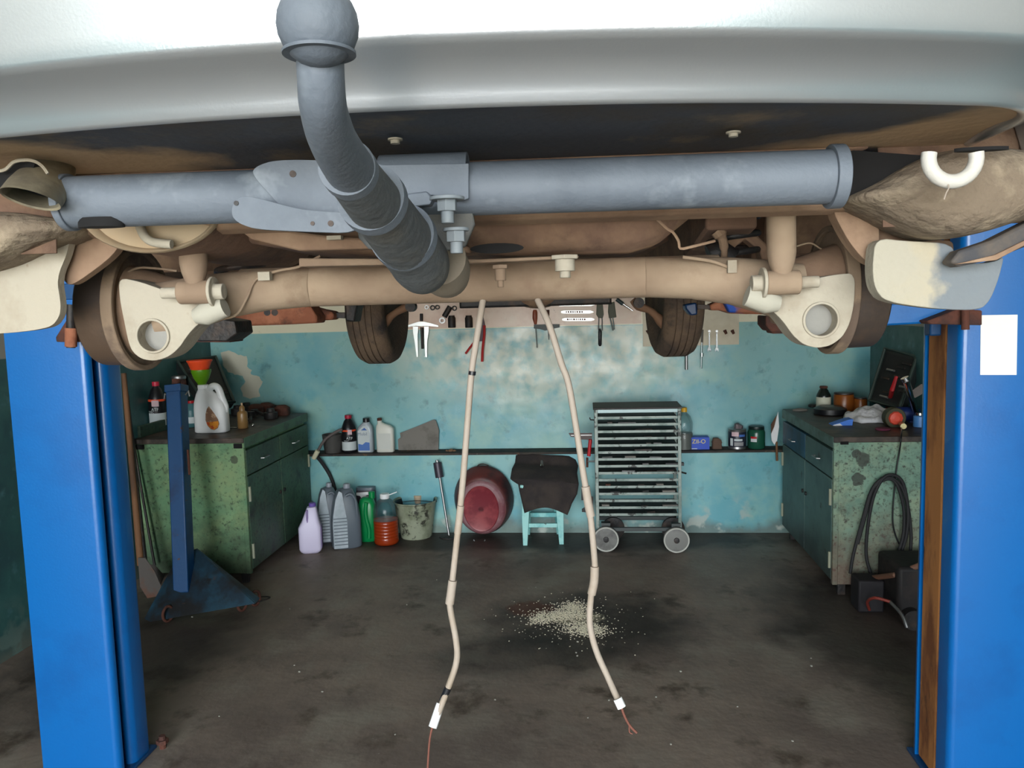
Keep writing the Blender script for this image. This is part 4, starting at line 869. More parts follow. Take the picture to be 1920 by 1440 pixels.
MB().loft([(a*k, b*k, 0, d_*k, e*k, f) for a, b, d_, e, f in ((0, 0, 14, 8, 4), (1, 0, 15, 9, 4), (40, 0, 15, 9, 4), (48, 1, 13, 8.5, 3), (54, 2, 8, 7, 2.4), (57, 2.5, 6, 6, 2))], 28, P).out('bottle_body', silverp, t, smooth=60)
MB().lathe([(6.3*k, 56*k), (6.3*k, 63*k), (5.8*k, 64*k)], P+Vector((2.5*k, 0, 0)), 20).out('cap', blackp, t)
MB().prism([P+Vector((x*k, -9.3*k, z*k)) for x, z in ((-12, 2), (10, 2), (10, 40), (4, 50), (-2, 50), (-12, 40))], Y, .001).out('label', labelw, t)
MB().prism([P+Vector((x*k, -9.6*k, z*k)) for x, z in ((-12, 4), (9.5, 4), (9.5, 19), (2, 20), (-4, 15), (-12, 17))], Y, .0004).out('blue_label', labelb, t)
MB().text('Mobil', P+Vector((-3*k, -9.7*k, 35*k)), X, Z, 8*k).out('lettering', M('grey blue print', s(120, 138, 160), .6), t, smooth=0)
MB().prism([P+Vector((x*k, -9.6*k, z*k)) for x, z in ((-6, 42), (6, 42), (1, 47))], Y, .0004).out('emblem', labelb, t)
P = L0(724); k = mpp(P)
t = thing('oil_bottle', 'cream-white bottle with offset neck, third bottle on the ledge', 'bottle', P)
MB().loft([(a*k, b*k, 0, d_*k, e*k, f) for a, b, d_, e, f in ((0, 0, 15, 8, 4), (1, 0, 16.5, 9, 4), (44, 0, 16.5, 9, 4), (50, -3, 13, 8.5, 3), (53, -7, 7, 6, 2.3), (56, -10, 4.2, 4.2, 2), (60, -10, 4, 4, 2))], 28, P).out('bottle_body', M('cream white plastic', s(232, 232, 222), .4), t, smooth=60)
MB().lathe([(4.4*k, 59*k), (4.4*k, 63*k), (4*k, 63.6*k)], P+Vector((-10*k, 0, 0)), 18).out('cap', rustd, t)
MB().prism([P+Vector((x*k, -9.2*k, z*k)) for x, z in ((-12, 6), (12, 6), (12, 36), (-12, 36))], Y, .0006).out('label', M('faded label', s(214, 216, 210), .6), t)
P = on(784, 846, 1, 5.64); k = mpp(P)
o = MB().prism([on(x, y, 1, 5.68) for x, y in ((747, 846), (746, 824), (751, 820), (750, 812), (776, 802), (812, 787), (817, 788), (823, 806), (822, 844), (812, 847))], Y, .008).out('cardboard_piece', cardb); tag(o, 'torn grey cardboard piece leaning on the wall above the ledge', 'cardboard')
for px, sz in ((846, .022), (852, .014), (838, .012)):
    P = on(px, 847, 1, 5.62); P.z = ZL; o = MB().loft([(0, 0, 0, sz, sz*.7, 3), (sz*.5, .002, 0, sz*.8, sz*.6, 3), (sz*.8, 0, 0, sz*.3, sz*.3, 2)], 9, P, rot=px).out('rubble_chip', M('brown chip', s(130, 100, 76), .9)); tag(o, {846: 'largest brown rubble chip on the ledge right of the cardboard', 852: 'brown rubble chip on the ledge, rightmost of three', 838: 'smallest brown rubble chip on the ledge, nearest the cardboard'}[px], 'rubble', 'rubble chips on the ledge')
# saw with red grip on the trolley side
t = thing('hacksaw', 'dark toothed tool with red grip hanging on the left side of the trolley', 'saw', fy(1090, 822, 5.3))
MB().prism([fy(x, y, 5.3) for x, y in ((1066, 812), (1110, 812), (1110, 825), (1084, 824), (1082, 820), (1070, 819))], Y, .006).out('blade', M('brown steel blade', s(70, 60, 58), .5, .5), t)
MB().box(fy(1090, 816, 5.297), (.14, .003, .006)).out('tooth_row', steel, t)
MB().tube([fy(1107, 824, 5.29), fy(1104, 855, 5.29)], .012, 12).out('red_grip', redp, t)
t = thing('clamp', 'small dark clamp hanging on the left trolley side, low', 'clamp', fy(1100, 940, 5.25))
MB().prism([fy(x, y, 5.25) for x, y in ((1090, 918), (1094, 917), (1100, 928), (1112, 932), (1112, 938), (1090, 938))], Y, .01).prism([fy(x, y, 5.25) for x, y in ((1096, 936), (1112, 936), (1112, 962), (1091, 960), (1091, 955), (1096, 952))], Y, .012).out('clamp_body', darkm, t)
t = thing('long_pin', 'rusty pin with a steel head hanging left of the trolley', 'pin', fy(1101, 868, 5.28))
MB().tube([fy(1101, 858, 5.28), fy(1101, 876, 5.28)], .008, 8).out('pin_body', rustd, t)
MB().cyl(fy(1102, 865, 5.27), fy(1116, 865, 5.27), .006, seg=8).out('pin_head', steel, t)
# right part of ledge
P = L0(1283); k = mpp(P)
t = thing('water_bottle', 'clear plastic bottle with yellow cap behind the right edge of the trolley', 'bottle', P)
MB().lathe([(15*k, 0), (16*k, 2*k), (16*k, 30*k), (14.5*k, 33*k), (16*k, 36*k), (16*k, 50*k), (12*k, 62*k), (5*k, 69*k), (5*k, 71*k)], P).out('bottle_body', clearp, t, smooth=60)
MB().lathe([(15.4*k, .5*k), (15.4*k, 30*k), (14*k, 31*k)], P).out('grey_content', M('grey water', s(120, 124, 120), .4), t)
MB().lathe([(5.6*k, 70*k), (5.6*k, 77*k), (5*k, 78*k)], P, 18).out('cap', M('yellow cap', s(236, 178, 40), .4), t)
P = L0(1312); k = mpp(P)
t = thing('cardboard_box', 'small blue box with yellow letters on the ledge right of the trolley', 'box', P)
MB().box(P+Z*11.5*k, (33*k, 20*k, 23*k)).out('box_body', bluebox, t, bevel=.001)
MB().text('ZII-O', P+Vector((-3*k, -10.4*k, 15*k)), X, Z, 11*k).out('lettering', M('yellow print', s(236, 220, 110), .6), t, smooth=0)
MB().prism([P+Vector((x*k, -10.2*k, z*k)) for x, z in ((-16, 1), (-6, 1), (-6, 2.5), (-16, 2.5))], Y, .0004).out('print_line', labelw, t, smooth=0)
P = L0(1344); k = mpp(P)
o = MB().loft([(0, 0, 0, 9*k, 7*k, 5), (10*k, 0, 0, 8.4*k, 7*k, 5), (11*k, 0, 0, 9.5*k, 7*k, 5), (16*k, 0, 0, 8*k, 6*k, 4), (20*k, -2*k, 0, 5*k, 5*k, 3)], 20, P).out('brake_pad_stack', M('brown worn part', s(96, 74, 62), .85, bump=.3)); tag(o, 'small brown worn part on the ledge between blue box and tin can', 'car part')
P = L0(1382); k = mpp(P)
t = thing('tin_can', 'tin can with a black and blue label on the ledge, open crumpled lid', 'can', P)
MB().lathe([(16*k, 0), (16.5*k, 1*k), (16*k, 3*k), (16*k, 36*k), (16.5*k, 37*k), (12*k, 38*k)], P).out('can_body', steel, t)
MB().lathe([(16.3*k, 5*k), (16.4*k, 5.2*k), (16.4*k, 32*k), (16.3*k, 32.2*k)], P, cap=False).out('label', M('dark blue label', s(36, 40, 58), .4), t)
for x0, x1, z0, z1, mm in ((-12, 0, 25, 33, M('pinkish label', s(222, 190, 196), .6)), (1, 12, 24, 28, labelb), (-14, -10, 7, 21, labelw), (-8, 7, 16, 20, labelw), (-8, 9, 7, 14, M('grey print', s(150, 150, 152), .6))):
    MB().grid([[P+Vector((16.6*k*math.sin(a), -16.6*k*math.cos(a), z*k)) for a in [math.asin(max(-1, min(1, (x0+(x1-x0)*i/6)/16.6))) for i in range(7)]] for z in (z0, z1)]).out('label_print', mm, t)
MB().loft([(36*k, 2*k, 0, 9*k, 9*k, 2), (43*k, 3*k, 1*k, 8*k, 8*k, 3), (46*k, 0, 0, 5*k, 6*k, 2), (48*k, 0, 0, 2*k, 2*k, 2)], 11, P).out('crumpled_lid', M('crumpled lid', s(110, 100, 104), .4, .5), t, smooth=20)
P = L0(1418); k = mpp(P)
t = thing('glass_jar', 'dark green jar with small red and white label, right end of the ledge', 'jar', P)
MB().lathe([(14.5*k, 0), (16*k, 2*k), (16*k, 30*k), (14*k, 36*k), (13*k, 37*k)], P).out('jar_body', greenj, t, smooth=60)
MB().lathe([(14*k, 36*k), (14.5*k, 37*k), (14*k, 41.5*k), (13*k, 42*k)], P).out('lid', M('black green lid', s(20, 40, 38), .4), t)
MB().grid([[P+Vector((16.3*k*math.sin(a), -16.3*k*math.cos(a), z*k)) for a in (-.85, -.6, -.35, -.15)] for z in (14, 23)]).out('label', labelw, t)
MB().grid([[P+Vector((16.4*k*math.sin(a), -16.4*k*math.cos(a), z*k)) for a in (-.85, -.6, -.35, -.15)] for z in (20, 24)]).out('red_label', redp, t)
t = thing('brush', 'white-bladed brush with wooden handle hanging on the corner of the right cabinet', 'brush', fy(1458, 840, 5.5))
MB().prism([fy(x, y, 5.50) for x, y in ((1459, 772), (1461, 800), (1457, 826), (1452, 834), (1447, 826), (1446, 814), (1452, 800))], Y, .008).out('white_blade', white, t)
MB().prism([fy(x, y, 5.51) for x, y in ((1452, 786), (1457, 778), (1452, 806), (1446, 812), (1446, 796))], Y, .008).out('brown_edge', wood, t)
MB().tube([fy(1456, 828, 5.505), fy(1457, 864, 5.505)], .008, 8).out('handle', wood, t)

# hose from the ledge behind the cabinet
t = thing('rubber_hose', 'black hose with grey upper end and white joint beside the left cabinet', 'hose', fy(630, 930, 5.45))
MB().tube(smoothpath([fy(642, 805, 5.545), fy(628, 811, 5.54), fy(608, 826, 5.52), fy(594, 850, 5.46)], 5), .011, 10).out('grey_end', M('grey brown hose', s(96, 86, 84), .7), t, smooth=60)
MB().tube(smoothpath([fy(592, 854, 5.46), fy(604, 868, 5.50), fy(620, 894, 5.535), fy(630, 925, 5.54), fy(634, 950, 5.54)], 5), .013, 10).out('black_end', rubber, t, smooth=60)
MB().tube([fy(596, 845, 5.455), fy(588, 860, 5.455)], .017, 10).out('white_joint', M('cream joint', s(206, 200, 170), .6), t)

# --- along the floor by the back wall
def jug(name, label, px, py, w_, h, dep, mbody, mcap, secs, capx, rot=0, extra=None):
    P = G(px, py); k = mpp(P); P = P + Y*dep*k*.5
    t = thing(name, label, 'canister', P)
    Rz = Matrix.Rotation(rot, 3, 'Z')
    MB().loft([(z*h*k, cx*w_*k, 0, rx*w_*k*.5, ry*dep*k*.5, p_) for z, cx, rx, ry, p_ in secs], 32, P, rot=rot).out('canister_body', mbody, t, smooth=50, bevel=0)
    return t, P, k, Rz
# lilac jug
t, P, k, Rz = jug('lilac_jug', 'pale lilac plastic jug standing at the foot of the left cabinet', 578, 1040, 42, 90, 34, lilac, lilacd,
    [(0, 0, .7, .7, 4), (.04, 0, .9, .9, 4), (.1, 0, 1, 1, 5), (.55, 0, 1, 1, 5), (.60, .02, .92, .95, 5), (.66, .04, .8, .9, 4), (.90, .10, .5, .7, 4), (.97, .12, .4, .5, 3)], .1, rot=.25)
MB().tube([P+Rz@Vector((q[0]*k, -13*k, q[1]*k)) for q in ((-3, 84), (-3, 58))], 2.2*k, 8).out('handle_groove', lilacd, t)
MB().lathe([(6*k, 84*k), (6.5*k, 85*k), (6.5*k, 93*k), (5.5*k, 94*k)], P+Rz@Vector((6*k, 4*k, 0)), 20).out('cap', M('violet cap', s(112, 90, 170), .4), t)
MB().box(P+Rz@Vector((21.3*k, 0, 30*k)), (.002, 24*k, 40*k), Rz).out('side_label', lilacd, t)
# two silver canisters
def silver_can(label, px, py, w_, h, dep, rot):
    t, P, k, Rz = jug('oil_canister', label, px, py, w_, h, dep, silverd, blackp,
        [(0, 0, .9, .9, 4), (.03, 0, 1, 1, 5), (.45, 0, .98, 1, 5), (.62, 0, .9, .96, 4), (.8, .0, .72, .82, 4), (.9, .0, .55, .6, 3), (.93, .03, .3, .4, 2)], .1, rot)
    # pale ribbed end face with a tall wedge shape
    fr = [(-.44, .02), (.02, .02), (.03, .45), (-.10, .9), (-.2, .93), (-.32, .8), (-.42, .55), (-.45, .4)]
    MB().prism([P+Rz@Vector((a*w_*k, -dep*k*.51, b*h*k)) for a, b in fr], Rz@Y, .004).out('pale_end_panel', silverp, t, bevel=.001)
    for i in range(9):
        z = .08 + i*.052; MB().box(P+Rz@Vector((-.2*w_*k, -dep*k*.515, z*h*k)), (.44*w_*k, .003, .006), Rz).out('rib', silverd, t)
    MB().lathe([(.11*w_*k, .90*h*k), (.12*w_*k, .91*h*k), (.12*w_*k, .985*h*k), (.1*w_*k, h*k)], P+Rz@Vector((.08*w_*k, 0, 0)), 18).out('cap', M('pale grey cap', s(150, 156, 166), .4), t)
    MB().tube(smoothpath([P+Rz@Vector((q[0]*w_*k, -dep*k*.4, q[1]*h*k)) for q in ((.02, .84), (.2, .86), (.34, .74), (.36, .5))], 3), .010, 8).out('handle', silverd, t, smooth=60)
    return t
silver_can('silver-grey ribbed oil canister behind the lilac jug, nearest the cabinet', 612, 1018, 44, 110, 40, .35)
silver_can('larger silver-grey ribbed oil canister right of the first one', 644, 1030, 56, 120, 46, .35)
# green canister
t, P, k, Rz = jug('green_canister', 'bright green plastic canister with side handle beside the orange liquid bottle', 687, 1017, 32, 92, 30, greenp, blackp,
    [(0, 0, .8, .8, 4), (.05, 0, 1, 1, 4), (.5, 0, 1, 1, 4), (.75, 0, .98, .95, 3.5), (.86, 0, .8, .8, 3), (.9, 0, .5, .6, 3)], 0, rot=.15)
MB().tube(smoothpath([P+Rz@Vector((q[0]*k, -15*k, q[1]*k)) for q in ((1, 76), (-1, 60), (0, 44), (4, 24), (3, 8))], 4), 4*k, 10).out('handle_bulge', greenp, t, smooth=60)
MB().lathe([(6*k, 80*k), (6*k, 92*k), (5*k, 93*k)], P+Vector((9*k, 4*k, 0)), 18).out('cap', greenp, t)
# white-T spray can behind it
P = G(690, 1002); k = mpp(P); t = thing('spray_canister', 'dark canister with white T-shaped handle behind the green one', 'canister', P)
MB().loft([(0, 0, 0, 17*k, 10*k, 4), (80*k, 0, 0, 18*k, 10*k, 4), (86*k, 0, 0, 17*k, 9*k, 4), (90*k, 0, 0, 15*k, 8*k, 3)], 28, P).out('canister_body', M('dark maroon grey', s(64, 54, 64), .5), t, smooth=50)
MB().prism([P+Vector((x*k, -10.5*k, z*k)) for x, z in ((-16, 82), (14, 84), (14, 79), (3, 77), (-1, 70), (-2, 52), (-6, 52), (-6, 70), (-9, 76), (-16, 77))], Y, .012).out('white_handle', white, t, bevel=.003)
MB().loft([(86*k, 0, 0, 18*k, 10*k, 4), (91*k, 0, 0, 17*k, 9*k, 4)], 24, P).out('grey_top', silverd, t)
# five litre bottle with orange liquid
P = G(719, 1026)+Y*.09; k = mpp(P)
t = thing('water_bottle', 'five litre clear bottle half full of orange liquid before the bucket', 'bottle', P)
pr = [(19, 0), (22.5, 2), (23.5, 6), (23, 10)]
for i in range(6): pr += [(23.2, 12+i*6), (22.2, 14+i*6), (23.2, 16+i*6)]
pr += [(23.2, 50), (23.2, 60), (22, 68), (19, 76), (13, 83), (8, 86), (7.5, 90)]
MB().lathe([(a*k, b*k) for a, b in pr], P, 40).out('bottle_body', clearp, t, smooth=50)
MB().lathe([(max(a-.5, 1)*k, (b+.5)*k) for a, b in pr if b < 47] + [(22.4*k, 46.5*k)], P, 40).out('orange_liquid', liquid, t, smooth=50)
MB().lathe([(8.5*k, 86*k), (9*k, 87*k), (9*k, 94*k), (8*k, 95*k)], P, 20).out('white_cap', white, t)
MB().box(P+Vector((15*k, 0, 95*k)), (18*k, 4*k, 1.5*k), Matrix.Rotation(-.35, 3, 'Y')).out('cap_strip', white, t)
# bucket
P = G(776, 1012)+Y*.09; k = mpp(P)
t = thing('bucket', 'dirty pale metal bucket with dark inside standing at the back wall', 'bucket', P)
MB().lathe([(28*k, 0), (29*k, 1*k), (39*k, 66*k), (41*k, 68*k), (41*k, 70*k), (38.5*k, 69*k), (27*k, 4*k), (1*k, 4*k)], P, 48, cap=False).out('pail', galv, t)
MB().lathe([(37.8*k, 67*k), (27.4*k, 5*k), (1*k, 4.6*k)], P, 40, cap=False).out('black_inside', blackp, t)
MB().tube(smoothpath([P+Vector((41*k*math.cos(a), -2*k+ 20*k*math.sin(a), (67-14*math.sin(a) + 10*math.sin(a)*math.sin(a))*k)) for a in [PI*i/8 for i in range(9)]], 3), .0025, 6).out('bail', darkm, t)
MB().loft([(57*k, 0, 8*k, 6*k, 6*k), (72*k, 0, 8*k, 8*k, 6*k)], 18, P+Y*16*k).out('paper_cup', M('tan paper', s(190, 170, 144), .7), t)
# rod with a cylinder head
P = G(842, 1006); a = on(820, 868, 1, 5.53); t = thing('slide_hammer', 'slim steel rod with a dark cylinder head leaning on the back wall', 'tool', P)
d = (P-a).normalized()
MB().tube([a, P+Z*.01], .0085, 12).out('rod', steel, t)
MB().cyl(a-d*.004, a+d*.105, .030, seg=20).out('cylinder_head', M('dark purple grey', s(66, 60, 70), .45, .3), t, bevel=.003)
MB().cyl(a-d*.02, a, .012, seg=12).out('tip', steel, t)
MB().lathe([(.07, 0), (.07, .006), (.02, .012)], P, 24).out('disc_foot', darkm, t)
# oval basin leaning on the wall, bottom outwards
P = on(904, 945, 1, 5.43); k = mpp(P)
t = thing('oval_basin', 'dark red oval enamel basin leaning on the back wall, base turned outwards', 'basin', G(904, 1022))
tilt = math.radians(97); Rb = Matrix.Rotation(tilt, 3, 'X') @ Matrix.Rotation(0, 3, 'Z')
MB().loft([(-.10, 0, 0, 57*k, 67*k), (-.09, 0, 0, 56*k, 66*k), (-.04, 0, -1*k, 53*k, 63*k), (.0, 0, -2*k, 49*k, 58*k), (.02, 0, -3*k, 46*k, 55*k)], 56, P, R=Rb).out('outer_wall', basinr, t, smooth=60)
MB().loft([(.018, 0, -5*k, 45*k, 53*k), (.035, 0, -5*k, 41*k, 50*k), (.038, 0, -5*k, 38*k, 47*k)], 56, P, R=Rb).out('worn_ring', basing, t, smooth=60)
MB().loft([(.036, -1*k, -6*k, 34*k, 46*k), (.044, -1*k, -6*k, 32*k, 44*k), (.040, -1*k, -6*k, 29*k, 41*k), (.038, -1*k, -6*k, 5*k, 5*k)], 56, P, R=Rb).out('base', basinm, t, smooth=60)
MB().tube(smoothpath([on(x, y, 1, 5.49) for x, y in ((894, 880), (897, 872), (906, 870), (915, 873), (918, 880))], 4), .004, 8).out('handle', darkm, t)
MB().tube(smoothpath([on(x, y, 1, 5.36) for x, y in ((888, 1012), (893, 1018), (904, 1019), (910, 1012))], 4), .004, 8).out('handle', steel, t)
# stool and jacket
t = thing('stool', 'turquoise painted wooden stool with a dark jacket hung over it', 'stool', G(1018, 1010))
hs = .40
for (bx, by, tx, ty) in ((985, 1022, 980, 5.29), (1053, 1020, 1048, 5.29), (990, 1002, 986, 5.45), (1048, 1001, 1044, 5.45)):
    b = G(bx, by); tp = on(tx, 900, 1, ty); tp = Vector((b.x + (-.012 if bx < 1018 else .012)*-1, ty, hs))
    rg = lambda c, qx, qy: [c+Vector((qx, qy, 0)), c+Vector((-qx, qy, 0)), c+Vector((-qx, -qy, 0)), c+Vector((qx, -qy, 0))]
    MB().rings([rg(b, .015, .013), rg((b+tp)/2, .024, .016), rg(tp, .026, .018)]).out('leg', turq, t, bevel=.002)
P0, P1 = G(992, 1022), G(1046, 1020)
MB().span((P0.x, 5.275, .12), (P1.x, 5.295, .148)).out('stretcher', turq, t, bevel=.002)
MB().span((P0.x, 5.43, .15), (P1.x, 5.45, .18)).out('stretcher', turq, t, bevel=.002)
MB().span((P0.x, 5.27, .30), (P1.x, 5.29, .36)).out('apron', turq, t, bevel=.002)
MB().span((P0.x-.05, 5.25, hs-.002), (P1.x+.04, 5.49, hs+.02)).out('seat', turq, t, bevel=.004)
Lc = [(968, 850), (966, 868), (960, 880), (957, 898), (972, 908), (974, 920), (978, 936), (984, 962)]
Rc = [(1076, 856), (1084, 874), (1082, 888), (1085, 908), (1082, 926), (1072, 944), (1068, 956), (1064, 966)]
Yc = [5.545, 5.50, 5.36, 5.235, 5.225, 5.222, 5.22, 5.22]
rows = []
def interp(A, f):
    x = f*(len(A)-1); i = min(int(x), len(A)-2); q = x-i
    return [a*(1-q)+b*q for a, b in zip(A[i], A[i+1])] if isinstance(A[0], tuple) else A[i]*(1-q)+A[i+1]*q
for j in range(29):
    f = j/28; l, r = interp(Lc, f), interp(Rc, f); yy = interp(Yc, f); row = []
    for i in range(25):
        u = i/24; px = l[0]*(1-u)+r[0]*u; py = l[1]*(1-u)+r[1]*u + (6*math.sin(u*3.2)-8*math.sin(u*PI) if j == 28 else 0)*1.0 - f*f*10*math.sin(u*PI)
        wv_ = .012*math.sin(u*14+f*2)*f + .008*math.sin(u*7-f*9) + (.03*(abs(u-.5)*2)**3)
        row.append(on(px, py, 1, yy + wv_))
    rows.append(row)
jk = MB().grid(rows).out('jacket', cloth, solid=.008, smooth=60); tag(jk, 'dark work jacket draped over the turquoise stool', 'jacket')
t = thing('spark_plug', 'small steel plug lying on top of the dark jacket', 'spark plug', on(1016, 874, 1, 5.3))
MB().cyl(on(1016, 864, 1, 5.33), on(1016, 873, 1, 5.30), .008, seg=10).out('plug_body', steel, t)
MB().cyl(on(1016, 872, 1, 5.305), on(1016, 875, 1, 5.295), .013, seg=10).out('plug_collar', chrome, t)

# trolley ------------------------------------------------------------
TX0, TX1, TY0, TY1 = .035, .592, 5.15, 5.44
t = thing('tool_trolley', 'tall grey-green tool trolley with many thin shelves and two big wheels', 'trolley', ((TX0+TX1)/2, (TY0+TY1)/2, 0))
zb, zt = .17, .94
for x in (TX0, TX1-.022):
    for y in (TY0, TY1-.02):
        MB().span((x, y, zb-.02), (x+.022, y+.02, zt)).out('upright', troll, t, bevel=.002)
lid = MB().prism([(TX0-.008, TY0-.01, zt), (TX1+.008, TY0-.01, zt), (TX1+.008, TY1, zt), (TX0-.008, TY1, zt)], Z, .012).out('top_plate', M('dark trolley top', s(52, 48, 48), .6, layers=[(s(80, 74, 70), 12, .55, .75, 5)]), t, bevel=.003)
for i in range(16):
    y0 = 770 + i*(965-770)/15
    z = on(1190, y0, 1, TY0).z; hgt = .026 if i == 0 else .017
    MB().span((TX0+.022, TY0, z-hgt/2), (TX1-.022, TY0+.006, z+hgt/2)).out('shelf_edge', troll if i else M('pale trolley edge', s(150, 170, 172), .4, .3), t, bevel=.001)
    if i not in (10, 13):
        MB().span((TX0+.02, TY0+.004, z-.008), (TX1-.02, TY1-.03, z-.005)).out('tray', darkm, t)
MB().span((TX0+.02, TY0, zb-.04), (TX1-.02, TY0+.02, zb-.015)).out('bottom_rail', M('dark trolley rail', s(60, 66, 66), .5, .2), t, bevel=.002)
MB().span((TX0+.02, TY1-.02, zb-.04), (TX1-.02, TY1, zb-.015)).out('bottom_rail', M('dark trolley rail', s(60, 66, 66), .5, .2), t, bevel=.002)
wheelm = M('grey wheel', s(120, 120, 116), .6, layers=[(s(92, 90, 88), 8, .5, .7, 5)])
for px, py, yy, nm in ((1137, 1038, None, 0), (1270, 1040, None, 1), (1150, 1002, 5.40, 2), (1262, 1002, 5.40, 3)):
    P = G(px, py) if yy is None else Vector((on(px, 1000, 1, yy).x, yy, 0))
    r = .084 if yy is None else .078; c = Vector((P.x, (P.y+.05) if yy is None else yy, r)); Rw = Matrix.Rotation(PI/2, 3, 'X')
    mm = wheelm if yy is None else darkm
    wl = MB().lathe([(r*.86, -.016), (r, -.012), (r, .012), (r*.86, .016)], c, 40, R=Rw).out('wheel', mm, t)
    if yy is None:
        MB().lathe([(r*.99, .014), (r*.98, .019), (r*.88, .018), (r*.87, .014)], c, 40, R=Rw, cap=False).out('pale_rim', M('pale wheel rim', s(176, 176, 168), .6), wl)
        MB().lathe([(.018, .016), (.018, .028), (.009, .030)], c, 20, R=Rw).out('hub', darkm, wl)
    MB().prism([c+Vector((-.03, .02, .10)), c+Vector((.03, .02, .10)), c+Vector((.014, .02, -.01)), c+Vector((-.014, .02, -.01))], Y, .006).span(c+Vector((-.03, .0, .09)), c+Vector((.03, .05, .105))).out('caster_fork', M('dark trolley rail', s(60, 66, 66), .5, .2), t)
MB().tube([(TX1, TY0+.02, .52), (TX1+.03, TY0, .515)], .006, 8).out('side_hook', darkm, t)
MB().tube([(TX0, TY0+.02, .87), (TX0-.025, TY0, .875), (TX0-.03, TY0, .89)], .004, 8).out('side_hook', darkm, t)
random.seed(11); seen = set()
for i in range(44):
    lv = random.choice([1, 2, 3, 4, 5, 6, 7, 8, 10, 11, 13, 14]); y0 = 770 + (lv+1)*(965-770)/15; z = on(1190, y0, 1, TY0).z-.004
    x = random.uniform(TX0+.04, TX1-.10); l = random.uniform(.03, .12)
    where = ['second', 'third', 'fourth', 'fifth', 'sixth', 'seventh', 'eighth', 'ninth', 'tenth', 'eleventh', 'twelfth', 'thirteenth', 'fourteenth', 'fifteenth'][lv-1 if lv < 15 else 13] + ' shelf down, ' + ('left end' if x+l/2 < TX0+.15 else 'left of centre' if x+l/2 < .31 else 'right of centre' if x+l/2 < TX1-.15 else 'right end')
    if where in seen: continue
    seen.add(where)
    if i % 3 == 0:
        o = MB().cyl((x, TY0+.03, z+.009), (x+l, TY0+.03+random.uniform(-.01, .02), z+.009), .008, seg=8).out('drill_bit', random.choice([steel, darkm])); tag(o, 'thin metal bit in the tool trolley, ' + where, 'tool', 'metal bits on the trolley shelves')
    else:
        o = MB().span((x, TY0+.015, z), (x+l, TY0+.05, z+random.uniform(.008, .022))).out('file_tool', random.choice([rustd, darkm, blackp, cardb]), bevel=.002); tag(o, 'flat tool in the tool trolley, ' + where, 'tool', 'flat tools on the trolley shelves')

# tool boards --------------------------------------------------------
a, b = Wp(757, 617, 5.69), Wp(1203, 617, 5.69)
bd1 = MB().span((a.x, 5.695, 1.478), (b.x, 5.708, 1.80)).out('tool_board', boardp); tag(bd1, 'pinkish hardboard tool board on the back wall above the pale patch', 'board')
a, b = Wp(1205, 650, 5.69), Wp(1386, 650, 5.69)
bd2 = MB().span((a.x+.004, 5.697, a.z), (b.x, 5.708, 1.80)).out('tool_board', boardw); tag(bd2, 'cream board on the back wall, right of the pinkish tool board', 'board')
YT = 5.685
def T(px, py, y=YT): return on(px, py, 1, y)
def tool(name, label, px, py, cat=None, group=None): return thing(name, label, cat or name.replace('_', ' '), T(px, py), 0, group)
def flat(t, name, pts, m, y=YT, th=.012, bev=.001, holes=()): return MB().prism([T(x, yy, y) for x, yy in pts], Y, th, [[T(x, yy, y) for x, yy in h] for h in holes]).out(name, m, t, bevel=bev)
pale_steel = M('pale puller steel', s(206, 208, 206), .35, .7)
t = tool('bearing_puller', 'pale steel two-leg bearing puller hanging at the left end of the board', 790, 640, 'puller')
flat(t, 'cross_beam', [(760, 611), (772, 607), (785, 603), (795, 603), (808, 606), (822, 610), (822, 613), (800, 611), (790, 612), (780, 611), (760, 614)], pale_steel)
flat(t, 'leg', [(774, 612), (784, 612), (784, 622), (783, 628), (784, 669), (781, 670), (777, 640), (774, 622)], pale_steel)
flat(t, 'leg', [(795, 612), (804, 612), (804, 622), (801, 640), (801, 670), (794, 669), (797, 668), (795, 628)], pale_steel)
MB().cyl(T(791, 614), T(792, 654), 3.2*.0038, 2.2*.0038, seg=12).out('screw', darkm, t)
MB().cyl(T(790, 588), T(790, 602), 3*.0038, seg=12).out('screw_head', darkm, t)
for x, y, ln, r, nm, lab in ((800, 576, 0, 4, 'ring_nut', 'grey ring nut in the upper left of the tool board'), (811, 577, 0, 5, 'ring_nut', 'dark ring nut second on the board'), (820, 576, 0, 4.5, 'ring_nut', 'small dark ring nut third on the board'), (829, 601, 0, 6, 'ring_nut', 'grey ring nut below the slanted tube on the board'), (852, 578, 0, 5, 'ring_nut', 'dark ring nut right of the slanted tube')):
    o = MB().pipe(T(x, y, YT-.01), T(x, y, YT+.008), r*.0038, r*.0021, 20).out(nm, steel if x in (800, 829) else darkm); tag(o, lab, 'nut')
t = tool('drift_tube', 'slanted dark tube hanging on the tool board', 838, 585, 'tube'); MB().cyl(T(844, 575), T(833, 594), .02, seg=14).out('tube_body', darkm, t)
for x, lab in ((847, 'short dark socket hanging on the board, left of two'), (879, 'short dark impact socket hanging just left of the cable')):
    t = tool('impact_socket', lab, x, 600, 'socket'); MB().lathe([(.026, -.04), (.028, -.035), (.028, .03), (.022, .04), (.022, .048)], T(x, 604), 20).out('socket_body', darkm, t)
t = tool('pliers', 'long-nose tool with red handles hanging on the board behind the left cable', 900, 640)
flat(t, 'jaws', [(899, 595), (906, 594), (909, 608), (910, 618), (904, 640), (896, 640), (898, 610)], M('dark maroon steel', s(74, 44, 56), .5), th=.015)
MB().tube(smoothpath([T(908, 610), T(908, 628), T(905, 655), T(904, 678)], 3), .0095, 8).out('handle', redm, t)
MB().tube(smoothpath([T(896, 632), T(884, 648), T(873, 663)], 3), .008, 8).out('handle', redm, t)
